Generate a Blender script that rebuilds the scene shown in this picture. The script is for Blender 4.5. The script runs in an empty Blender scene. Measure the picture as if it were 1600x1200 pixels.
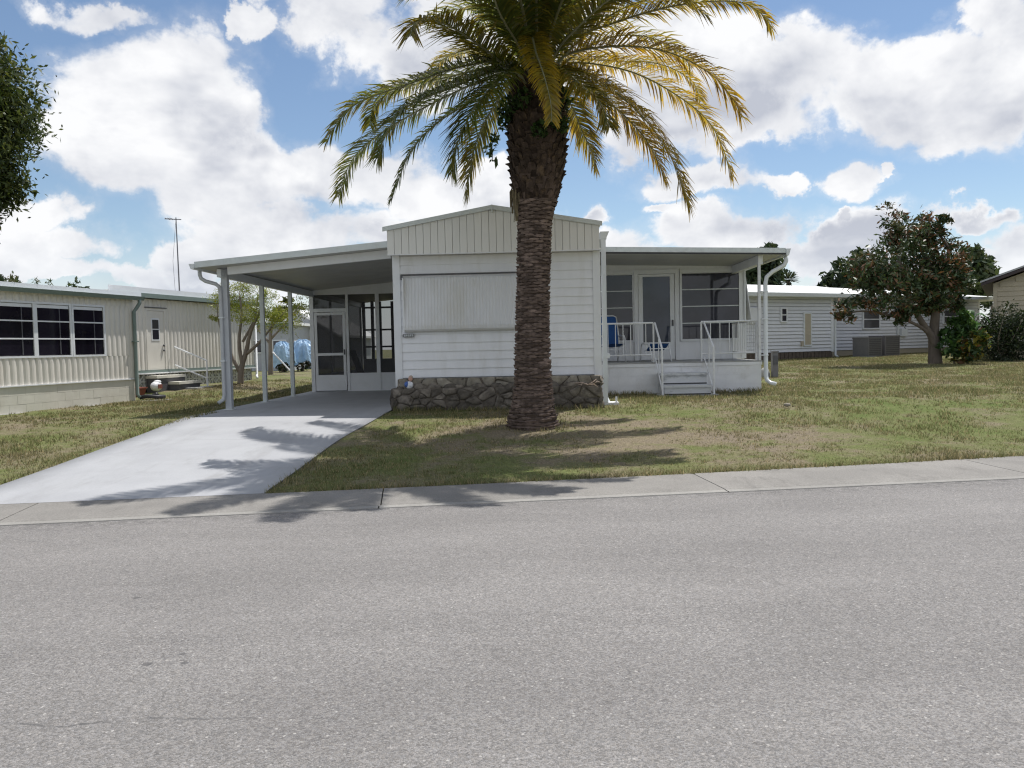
import bpy, math, random
import numpy as np
from mathutils import Vector, Matrix
random.seed(7); rng = np.random.default_rng(11)
sc = bpy.context.scene
COL = sc.collection
R = math.radians

# ------------------------------------------------------------------ camera
cam_d = bpy.data.cameras.new('camera'); cam = bpy.data.objects.new('camera', cam_d); COL.objects.link(cam)
sc.camera = cam
cam_d.sensor_width = 36; cam_d.lens = 28.125; cam_d.clip_start = .05; cam_d.clip_end = 4000
PITCH, YAW, ROLL, CH = math.atan(59.2/1250), math.atan(40.3/1250), .0215, 1.13
cam.matrix_world = (Matrix.Translation((0, 0, CH)) @ Matrix.Rotation(YAW, 4, 'Z')
                    @ Matrix.Rotation(math.pi/2-PITCH, 4, 'X') @ Matrix.Rotation(-ROLL, 4, 'Z'))

# ------------------------------------------------------------------ light
SUN = Vector((.29, .35, 1)).normalized()          # towards the sun: high, behind the house and a little right
sun_d = bpy.data.lights.new('sun', 'SUN'); sun = bpy.data.objects.new('sun', sun_d); COL.objects.link(sun)
sun_d.energy = 4.4; sun_d.angle = R(.55); sun_d.color = (1, .965, .915)
sun.rotation_euler = SUN.to_track_quat('Z', 'Y').to_euler(); sun.location = (20, 24, 60)
sc.view_settings.view_transform = 'Standard'; sc.view_settings.look = 'None'
sc.view_settings.gamma = 1; sc.view_settings.use_curve_mapping = False
sc.view_settings.exposure = 0.13
sc.cycles.max_bounces = 8; sc.cycles.transparent_max_bounces = 12
sc.cycles.use_denoising = True; sc.cycles.filter_width = 1.2

world = bpy.data.worlds.new('World'); sc.world = world; world.use_nodes = True

class NT:
    """tiny wrapper so that node maths reads like maths"""
    def __init__(s, tree): s.t = tree; s.n = tree.nodes; s.l = tree.links
    def node(s, typ, **kw):
        nd = s.n.new(typ)
        for k, v in kw.items(): setattr(nd, k, v)
        return nd
    def put(s, sock, val):
        if isinstance(val, bpy.types.NodeSocket): s.l.new(val, sock)
        elif val is not None: sock.default_value = val
    def m(s, op, a, b=None, c=None, clamp=False):
        nd = s.node('ShaderNodeMath', operation=op, use_clamp=clamp)
        s.put(nd.inputs[0], a); s.put(nd.inputs[1], b); s.put(nd.inputs[2], c)
        return nd.outputs[0]
    def v(s, op, a, b=None, c=None):
        nd = s.node('ShaderNodeVectorMath', operation=op)
        s.put(nd.inputs[0], a); s.put(nd.inputs[1], b)
        if c is not None: s.put(nd.inputs[2], c)
        return nd.outputs['Value'] if op in ('DOT_PRODUCT', 'LENGTH', 'DISTANCE') else nd.outputs[0]
    def noise(s, vec, scale, detail=4, rough=.5, dist=0, col=False):
        nd = s.node('ShaderNodeTexNoise'); s.put(nd.inputs['Vector'], vec)
        nd.inputs['Scale'].default_value = scale; nd.inputs['Detail'].default_value = detail
        nd.inputs['Roughness'].default_value = rough; nd.inputs['Distortion'].default_value = dist
        return nd.outputs['Color' if col else 'Fac']
    def vor(s, vec, scale, out='Distance', feature='F1', rnd=1):
        nd = s.node('ShaderNodeTexVoronoi', feature=feature); s.put(nd.inputs['Vector'], vec)
        nd.inputs['Scale'].default_value = scale; nd.inputs['Randomness'].default_value = rnd
        return nd.outputs[out]
    def rng(s, x, a, b, c=0., d=1., smooth=True):
        nd = s.node('ShaderNodeMapRange', interpolation_type='SMOOTHSTEP' if smooth else 'LINEAR')
        s.put(nd.inputs[0], x)
        for i, q in enumerate((a, b, c, d)): s.put(nd.inputs[i+1], q)
        return nd.outputs[0]
    def mix(s, f, a, b, bt='MIX'):
        nd = s.node('ShaderNodeMix', data_type='RGBA', blend_type=bt)
        s.put(nd.inputs[0], f)
        s.put(nd.inputs[6], a if not isinstance(a, tuple) else tuple(a)+(1,)*(4-len(a)))
        s.put(nd.inputs[7], b if not isinstance(b, tuple) else tuple(b)+(1,)*(4-len(b)))
        return nd.outputs[2]

def build_world():
    w = NT(world.node_tree); w.n.clear()
    out = w.node('ShaderNodeOutputWorld')
    sky = w.node('ShaderNodeTexSky', sky_type='NISHITA')
    sky.sun_disc = False
    sky.sun_elevation = math.asin(SUN.z); sky.sun_rotation = math.atan2(SUN.x, SUN.y)
    sky.air_density = 1.0; sky.dust_density = .15; sky.ozone_density = 1.5
    bg1 = w.node('ShaderNodeBackground'); w.l.new(sky.outputs[0], bg1.inputs[0]); bg1.inputs[1].default_value = .105
    d = w.node('ShaderNodeTexCoord').outputs['Generated']
    sep = w.node('ShaderNodeSeparateXYZ'); w.put(sep.inputs[0], d)
    az = w.m('ARCTAN2', sep.outputs[0], sep.outputs[1]); el = w.m('ARCSINE', sep.outputs[2])
    cmb = w.node('ShaderNodeCombineXYZ'); w.put(cmb.inputs[0], az); w.put(cmb.inputs[1], el)
    warp = w.v('SUBTRACT', w.noise(d, 6.0, 7, .6, col=True), (.5, .5, .5))
    p = w.v('MULTIPLY_ADD', warp, (.26, .17, 0), cmb.outputs[0])
    # cumulus banks: azimuth, elevation, half width, half height (radians)
    run = None
    for (a, e, rw, rh) in CLOUDS:
        q = w.v('MULTIPLY', w.v('SUBTRACT', p, (a, e, 0)), (1/rw, 1/rh, 0))
        r2 = w.v('DOT_PRODUCT', q, q)
        run = r2 if run is None else w.m('SMOOTH_MIN', run, r2, .25)
    bank = w.m('MAXIMUM', w.m('SUBTRACT', 1., run), -.9)
    # the rest of the sky carries the same broken cumulus
    rest = w.m('MULTIPLY_ADD', w.noise(d, 2.6, 3, .5), 3.6, -1.55)
    inside = w.m('MULTIPLY', w.rng(w.m('ABSOLUTE', az), .62, .85, 1, 0), w.rng(el, .45, .62, 1, 0))
    base = w.m('ADD', w.m('MULTIPLY', bank, inside), w.m('MULTIPLY', rest, w.m('SUBTRACT', 1., inside)))
    st = w.v('MULTIPLY', d, (1, 1, 1.35))
    def billow(vec, det=8):
        f = w.noise(vec, 7.5, det, .58, .25)
        return w.m('MULTIPLY_ADD', f, 2.9, -1.45)
    n0 = billow(st)
    dens = w.m('ADD', base, n0)
    alpha = w.rng(dens, -.04, .52)
    wisp = w.rng(w.m('ADD', dens, w.m('MULTIPLY_ADD', w.noise(d, 13, 6, .62), 1.2, -.6)), -.5, .5, 0, .22)
    alpha = w.m('MAXIMUM', alpha, wisp)
    # lit towards the sun, grey in their own shade
    s0 = billow(st, 5); s1 = billow(w.v('ADD', st, (SUN.x*.03, SUN.y*.02, .060)), 5)
    lit = w.m('MULTIPLY_ADD', w.m('SUBTRACT', s0, s1), .62, .80)
    low = w.noise(w.v('MULTIPLY', d, (1, 1, 2.0)), 4.2, 4, .55)
    lit = w.m('SUBTRACT', lit, w.m('MULTIPLY', w.rng(low, .45, .64), w.rng(dens, .25, 1.0, 0, .80)))
    lit = w.m('SUBTRACT', lit, w.m('MULTIPLY', w.rng(el, .16, .02), .10))
    lit = w.m('MINIMUM', w.m('MAXIMUM', lit, .10), 1.)
    ccol = w.mix(lit, (.45, .48, .56), (.90, .905, .92))
    veil = w.rng(el, .145, .0, 0, .85)
    ccol = w.mix(w.m('MULTIPLY', veil, .8), ccol, (.74, .79, .85)); alpha = w.m('MAXIMUM', alpha, veil)
    bg2 = w.node('ShaderNodeBackground'); w.put(bg2.inputs[0], ccol); bg2.inputs[1].default_value = 1.0
    mx = w.node('ShaderNodeMixShader'); w.put(mx.inputs[0], alpha)
    w.l.new(bg1.outputs[0], mx.inputs[1]); w.l.new(bg2.outputs[0], mx.inputs[2])
    w.l.new(mx.outputs[0], out.inputs[0])
    world.cycles.sampling_method = 'MANUAL'; world.cycles.sample_map_resolution = 1024

def look(u, v):                                   # azimuth and elevation seen at a picture point
    du, dv = u-800, v-600
    x = du*math.cos(ROLL)-dv*math.sin(ROLL); y = du*math.sin(ROLL)+dv*math.cos(ROLL)
    d = Vector((x, 1250*math.cos(PITCH)-y*math.sin(PITCH), -1250*math.sin(PITCH)-y*math.cos(PITCH)))
    c, s = math.cos(YAW), math.sin(YAW)
    return Vector((c*d.x-s*d.y, s*d.x+c*d.y, d.z))
def W(u, v, Y):                                   # point at depth Y in that direction
    d = look(u, v); return Vector((0, 0, CH)) + d*(Y/d.y)
CLOUDS = []
for (u, v, ru, rv) in [(150, 140, 95, 85), (275, 125, 130, 80), (205, 225, 140, 78), (355, 195, 90, 78), (360, 290, 150, 70), (480, 275, 120, 62), (600, 272, 110, 62), (725, 305, 105, 50), (460, 370, 190, 58), (300, 405, 70, 40), (650, 370, 140, 52), (330, 445, 300, 26),
                       (565, 25, 140, 66), (665, 85, 85, 66), (480, 35, 60, 50), (770, 40, 110, 70), (900, 60, 120, 80), (110, 12, 110, 22), (45, 328, 75, 34), (60, 392, 110, 34), (40, 440, 140, 22), (398, 48, 30, 26),
                       (1010, 130, 90, 120), (1110, 140, 110, 100), (1240, 130, 130, 66), (1390, 140, 110, 56), (1490, 180, 110, 50), (1580, 110, 66, 120), (1540, 15, 60, 36), (1150, 195, 150, 36), (1000, 225, 70, 50),
                       (1310, 286, 64, 34), (1385, 272, 14, 12), (1080, 280, 90, 34), (1180, 290, 46, 20), (1110, 372, 110, 46), (1225, 395, 90, 34), (1340, 385, 110, 48), (1505, 340, 46, 22), (1585, 385, 80, 50), (1470, 425, 200, 30), (1280, 350, 22, 16), (1040, 330, 40, 14),
                       (905, 330, 40, 26), (880, 400, 120, 50)]:
    d = look(u, v).normalized()
    CLOUDS.append((math.atan2(d.x, d.y), math.asin(d.z), ru/1250, rv/1250))
build_world()

# ------------------------------------------------------------------ materials
def principled(t):
    b = t.node('ShaderNodeBsdfPrincipled'); o = t.node('ShaderNodeOutputMaterial'); t.l.new(b.outputs[0], o.inputs[0])
    return b, o
def newmat(name):
    m = bpy.data.materials.new(name); m.use_nodes = True; t = NT(m.node_tree); t.n.clear(); return m, t
def M(name, col, rough=.6, var=.12, scale=6, stretch=(1, 1, 1), dirt=None, dirt_amt=.5, dscale=2.5, bump=0, bscale=60, spec=.35, metal=0, rnd=0.):
    m, t = newmat(name); b, o = principled(t)
    pos = t.node('ShaderNodeNewGeometry').outputs['Position']
    vec = t.v('MULTIPLY', pos, stretch)
    n = t.noise(vec, scale, 5, .6)
    k = t.rng(n, .3, .7, 1-var, 1+var, False)
    if rnd:
        oi = t.node('ShaderNodeObjectInfo').outputs['Random']
        isl = t.node('ShaderNodeNewGeometry').outputs['Random Per Island']
        k = t.m('MULTIPLY', k, t.rng(t.m('FRACT', t.m('ADD', oi, isl)), 0, 1, 1-rnd, 1+rnd, False))
    c = t.v('SCALE', tuple(col), None); t.put(c.node.inputs['Scale'], k)
    if dirt:
        dn = t.noise(t.v('MULTIPLY', pos, (stretch[0]*1.0, stretch[1], stretch[2])), dscale, 6, .65)
        c = t.mix(t.rng(dn, .48, .72, 0, dirt_amt), c, tuple(dirt))
    t.put(b.inputs['Base Color'], c); b.inputs['Roughness'].default_value = rough
    b.inputs['Specular IOR Level'].default_value = spec; b.inputs['Metallic'].default_value = metal
    if bump:
        bn = t.node('ShaderNodeBump'); bn.inputs['Strength'].default_value = bump; bn.inputs['Distance'].default_value = .01
        t.put(bn.inputs['Height'], t.noise(pos, bscale, 4, .6)); t.l.new(bn.outputs[0], b.inputs['Normal'])
    return m

def leafmat(name, trans=.35, rough=.5, spec=.3, gloss=.0):
    """colour comes from the leaf's own colour attribute"""
    m, t = newmat(name)
    a = t.node('ShaderNodeAttribute'); a.attribute_name = 'tint'
    o = t.node('ShaderNodeOutputMaterial'); b = t.node('ShaderNodeBsdfPrincipled')
    b.inputs['Roughness'].default_value = rough; b.inputs['Specular IOR Level'].default_value = spec
    t.l.new(a.outputs['Color'], b.inputs['Base Color'])
    tr = t.node('ShaderNodeBsdfTranslucent')
    tc = t.v('MULTIPLY', a.outputs['Color'], (1.5, 1.35, .8)); t.put(tr.inputs[0], tc)
    mx = t.node('ShaderNodeMixShader'); mx.inputs[0].default_value = trans
    t.l.new(b.outputs[0], mx.inputs[1]); t.l.new(tr.outputs[0], mx.inputs[2]); t.l.new(mx.outputs[0], o.inputs[0])
    return m

def asphalt():
    m, t = newmat('asphalt'); b, o = principled(t)
    pos = t.node('ShaderNodeNewGeometry').outputs['Position']
    big = t.noise(pos, .35, 4, .6); mid = t.noise(t.v('MULTIPLY', pos, (.6, 2.2, 1)), 1.6, 5, .65)
    vc = t.node('ShaderNodeTexVoronoi'); t.put(vc.inputs['Vector'], pos); vc.inputs['Scale'].default_value = 135
    sepc = t.node('ShaderNodeSeparateColor'); t.l.new(vc.outputs['Color'], sepc.inputs[0])
    vc2 = t.node('ShaderNodeTexVoronoi'); t.put(vc2.inputs['Vector'], pos); vc2.inputs['Scale'].default_value = 62
    sep2 = t.node('ShaderNodeSeparateColor'); t.l.new(vc2.outputs['Color'], sep2.inputs[0])
    fine = t.noise(pos, 170, 3, .7)
    lum = t.rng(sepc.outputs[0], 0, 1, .140, .260, False)
    lum = t.m('MULTIPLY', lum, t.rng(fine, .3, .7, .66, 1.34, False))
    lum = t.m('MULTIPLY', lum, t.rng(sep2.outputs[1], 0, 1, .90, 1.10, False))
    lum = t.m('MULTIPLY', lum, t.rng(big, .3, .7, .92, 1.08, False))
    lum = t.m('MULTIPLY', lum, t.rng(mid, .3, .7, .93, 1.06, False))
    hue = t.mix(sepc.outputs[1], (1.03, 1.0, .985), (1.07, 1.0, .93))
    sx = t.node('ShaderNodeSeparateXYZ'); t.put(sx.inputs[0], t.v('MULTIPLY_ADD', t.v('SUBTRACT', t.noise(pos, .5, 3, .5, col=True), (.5, .5, .5)), (.5, .5, 0), pos))
    acr = t.m('SUBTRACT', 7.563, t.m('SUBTRACT', sx.outputs[1], t.m('MULTIPLY', sx.outputs[0], .159)))      # metres in from the kerb
    for (c0, w0, k0) in ((1.3, .45, .07), (3.0, .5, .07), (2.15, .35, -.05), (4.3, .5, -.04)):               # wheel paths polished, oil line between
        lum = t.m('MULTIPLY', lum, t.m('ADD', 1., t.m('MULTIPLY', t.rng(t.m('ABSOLUTE', t.m('SUBTRACT', acr, c0)), w0, 0.), k0)))
    grit = t.m('MULTIPLY', t.rng(acr, .38, .0), t.rng(t.noise(pos, 9, 5, .7), .42, .62))
    lum = t.m('MULTIPLY', lum, t.m('SUBTRACT', 1., t.m('MULTIPLY', grit, .30)))
    c = t.v('SCALE', hue, None); t.put(c.node.inputs['Scale'], lum)
    # pale stone chips and dark pits
    chip = t.m('MULTIPLY', t.rng(sep2.outputs[0], .955, .975), t.rng(vc2.outputs['Distance'], .42, .3))
    c = t.mix(t.m('MULTIPLY', chip, .6), c, (.50, .48, .45))
    pit = t.m('MULTIPLY', t.rng(sepc.outputs[2], .92, .97), .45)
    c = t.mix(pit, c, (.055, .055, .058))
    # hairline cracks across the lane
    wob = t.v('MULTIPLY_ADD', t.v('SUBTRACT', t.noise(pos, 1.1, 6, .65, col=True), (.5, .5, .5)), (.25, .25, 0), pos)
    sw = t.node('ShaderNodeSeparateXYZ'); t.put(sw.inputs[0], wob)
    crk = None
    for (y, k, x0, x1) in ((3.07, .03, -2.6, -.85), (3.62, .06, 1.75, 3.2), (5.3, -.02, -9, -4.6)):
        dl = t.m('ABSOLUTE', t.m('SUBTRACT', sw.outputs[1], t.m('MULTIPLY_ADD', sw.outputs[0], k, y)))
        q = t.m('MULTIPLY', t.rng(dl, .011, .003), t.m('MULTIPLY', t.rng(sw.outputs[0], x0, x0+.5), t.rng(sw.outputs[0], x1, x1-.5)))
        crk = q if crk is None else t.m('MAXIMUM', crk, q)
    crk = t.m('MULTIPLY', crk, t.rng(t.noise(pos, 6, 4, .6), .40, .55))
    c = t.mix(t.m('MULTIPLY', crk, .55), c, (.06, .06, .062))
    # a few oil drips
    sp = t.node('ShaderNodeSeparateXYZ'); t.put(sp.inputs[0], pos)
    dr = None
    for (x, y, r) in ((-1.72, 3.70, .022), (-1.83, 3.58, .03), (-1.66, 3.59, .024), (-2.4, 4.6, .03)):
        dd = t.v('LENGTH', t.v('MULTIPLY', t.v('SUBTRACT', pos, (x, y, -.35)), (1, 1.2, 0)))
        q = t.rng(dd, r, r*.6); dr = q if dr is None else t.m('MAXIMUM', dr, q)
    c = t.mix(t.m('MULTIPLY', dr, .6), c, (.06, .06, .062))
    t.put(b.inputs['Base Color'], c); b.inputs['Roughness'].default_value = .82; b.inputs['Specular IOR Level'].default_value = .3
    bn = t.node('ShaderNodeBump'); bn.inputs['Strength'].default_value = .55; bn.inputs['Distance'].default_value = .006
    h = t.m('ADD', t.m('MULTIPLY', vc.outputs['Distance'], -1.), t.m('MULTIPLY', fine, .6)); t.put(bn.inputs['Height'], h)
    t.l.new(bn.outputs[0], b.inputs['Normal'])
    return m

def concrete(name, c1, c2, stain, bump=.25, speck=.1, amt=.5):
    m, t = newmat(name); b, o = principled(t)
    pos = t.node('ShaderNodeNewGeometry').outputs['Position']
    n = t.noise(pos, 1.3, 7, .62); f = t.noise(pos, 60, 4, .7)
    c = t.mix(t.rng(n, .35, .65), c1, c2)
    c = t.mix(t.rng(t.noise(t.v('MULTIPLY', pos, (1.6, .6, 1)), 1.9, 6, .7), .52, .72, 0, amt), c, stain)
    oi = t.node('ShaderNodeObjectInfo').outputs['Random']
    k = t.m('MULTIPLY', t.rng(f, .3, .7, 1-speck, 1+speck, False), t.rng(oi, 0, 1, .94, 1.05, False))
    cc = t.v('SCALE', c, None); t.put(cc.node.inputs['Scale'], k)
    t.put(b.inputs['Base Color'], cc); b.inputs['Roughness'].default_value = .8; b.inputs['Specular IOR Level'].default_value = .3
    bn = t.node('ShaderNodeBump'); bn.inputs['Strength'].default_value = bump; bn.inputs['Distance'].default_value = .006
    t.put(bn.inputs['Height'], f); t.l.new(bn.outputs[0], b.inputs['Normal'])
    return m

def turf_color(t, pos):
    """patchy bahia turf: green, straw and bare soil"""
    big = t.noise(pos, .42, 4, .6, .4); mid = t.noise(pos, 1.7, 5, .62); sm = t.noise(pos, 7.5, 4, .6)
    mixv = t.m('ADD', t.m('MULTIPLY', big, .55), t.m('ADD', t.m('MULTIPLY', mid, .62), t.m('MULTIPLY', sm, .28)))
    # the bed of dead thatch under the palm
    dd = t.v('LENGTH', t.v('MULTIPLY', t.v('SUBTRACT', pos, (.9, 11.6, 0)), (.30, .52, 0)))
    mixv = t.m('SUBTRACT', mixv, t.rng(t.m('ADD', dd, t.m('MULTIPLY_ADD', mid, 2.4, -1.2)), .25, 1.1, .14, 0))
    de = t.v('LENGTH', t.v('MULTIPLY', t.v('SUBTRACT', pos, (8.2, 13.0, 0)), (.20, .34, 0)))
    mixv = t.m('ADD', mixv, t.rng(de, .3, 1.2, .08, 0))
    g = t.mix(t.rng(mixv, .56, .83), (.222, .186, .126), (.150, .166, .064))
    g = t.mix(t.rng(mixv, .79, .98), g, (.108, .150, .042))
    g = t.mix(t.rng(mixv, .57, .46), g, (.218, .182, .132))
    return g
def soil():
    m, t = newmat('turf_soil'); b, o = principled(t)
    pos = t.node('ShaderNodeNewGeometry').outputs['Position']
    g = turf_color(t, pos)
    f = t.noise(pos, 34, 5, .75); f2 = t.noise(t.v('MULTIPLY', pos, (1, 1, 0)), 120, 3, .7)
    k = t.m('MULTIPLY', t.rng(f, .3, .7, .48, 1.42, False), t.rng(f2, .3, .7, .52, 1.42, False))
    c = t.v('SCALE', g, None); t.put(c.node.inputs['Scale'], k)
    t.put(b.inputs['Base Color'], c); b.inputs['Roughness'].default_value = .95; b.inputs['Specular IOR Level'].default_value = .1
    bn = t.node('ShaderNodeBump'); bn.inputs['Strength'].default_value = .7; bn.inputs['Distance'].default_value = .03
    t.put(bn.inputs['Height'], f); t.l.new(bn.outputs[0], b.inputs['Normal'])
    return m
def blademat():
    m, t = newmat('grass_blade'); b, o = principled(t)
    geo = t.node('ShaderNodeNewGeometry')
    g = turf_color(t, geo.outputs['Position'])
    g = t.mix(.5, g, (.195, .200, .082))
    r = geo.outputs['Random Per Island']
    g = t.mix(t.rng(r, .70, .75), g, (.38, .31, .17))
    k = t.rng(t.m('FRACT', t.m('MULTIPLY', r, 7.3)), 0, 1, .7, 1.35, False)
    c = t.v('SCALE', g, None); t.put(c.node.inputs['Scale'], k)
    t.put(b.inputs['Base Color'], c); b.inputs['Roughness'].default_value = .7; b.inputs['Specular IOR Level'].default_value = .2
    tr = t.node('ShaderNodeBsdfTranslucent'); t.put(tr.inputs[0], c)
    mx = t.node('ShaderNodeMixShader'); mx.inputs[0].default_value = .5
    t.l.new(b.outputs[0], mx.inputs[1]); t.l.new(tr.outputs[0], mx.inputs[2]); t.l.new(mx.outputs[0], o.inputs[0])
    return m
def screenmat(name, opac, col):
    m, t = newmat(name); o = t.node('ShaderNodeOutputMaterial')
    b = t.node('ShaderNodeBsdfDiffuse'); b.inputs[0].default_value = tuple(col)+(1,)
    tr = t.node('ShaderNodeBsdfTransparent')
    mx = t.node('ShaderNodeMixShader'); mx.inputs[0].default_value = opac
    t.l.new(tr.outputs[0], mx.inputs[1]); t.l.new(b.outputs[0], mx.inputs[2]); t.l.new(mx.outputs[0], o.inputs[0])
    return m
def panemat(name, col, rough=.04, spec=.5, wob=.02):
    m, t = newmat(name); b, o = principled(t)
    pos = t.node('ShaderNodeNewGeometry').outputs['Position']
    n = t.noise(pos, 1.2, 3)
    c = t.mix(t.rng(n, .35, .65), tuple(x*.7 for x in col), tuple(x*1.3 for x in col))
    t.put(b.inputs['Base Color'], c); b.inputs['Roughness'].default_value = rough; b.inputs['Specular IOR Level'].default_value = spec
    bn = t.node('ShaderNodeBump'); bn.inputs['Strength'].default_value = wob; bn.inputs['Distance'].default_value = .1
    t.put(bn.inputs['Height'], n); t.l.new(bn.outputs[0], b.inputs['Normal'])
    return m

def driveway_mat():
    m = concrete('painted_driveway', (.330, .335, .348), (.362, .368, .38), (.285, .287, .293), .14, .06, .6)
    t = NT(m.node_tree); b = next(n for n in t.n if n.type == 'BSDF_PRINCIPLED'); src = b.inputs['Base Color'].links[0].from_socket
    pos = t.node('ShaderNodeNewGeometry').outputs['Position']
    w = t.v('MULTIPLY_ADD', t.v('SUBTRACT', t.noise(pos, .8, 4, .6, col=True), (.5, .5, .5)), (.35, .35, 0), pos)
    sp = t.node('ShaderNodeSeparateXYZ'); t.put(sp.inputs[0], w); f = None
    for x0 in (-5.15, -3.65):
        q = t.rng(t.m('ABSOLUTE', t.m('SUBTRACT', sp.outputs[0], x0)), .28, .03); f = q if f is None else t.m('MAXIMUM', f, q)
    f = t.m('MULTIPLY', f, t.rng(t.noise(t.v('MULTIPLY', pos, (3, .5, 1)), 1.6, 5, .65), .40, .66))
    c = t.mix(t.m('MULTIPLY', f, .22), src, (.20, .195, .19))
    r = t.rng(t.noise(pos, 2.3, 6, .7), .66, .78)
    c = t.mix(t.m('MULTIPLY', r, .35), c, (.25, .19, .14))
    sx = t.node('ShaderNodeSeparateXYZ'); t.put(sx.inputs[0], pos)
    for y0 in (11.2, 14.3, 17.6):
        j = t.rng(t.m('ABSOLUTE', t.m('SUBTRACT', sx.outputs[1], y0)), .010, .004); c = t.mix(t.m('MULTIPLY', j, .45), c, (.17, .17, .175))
    t.put(b.inputs['Base Color'], c); return m

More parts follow.
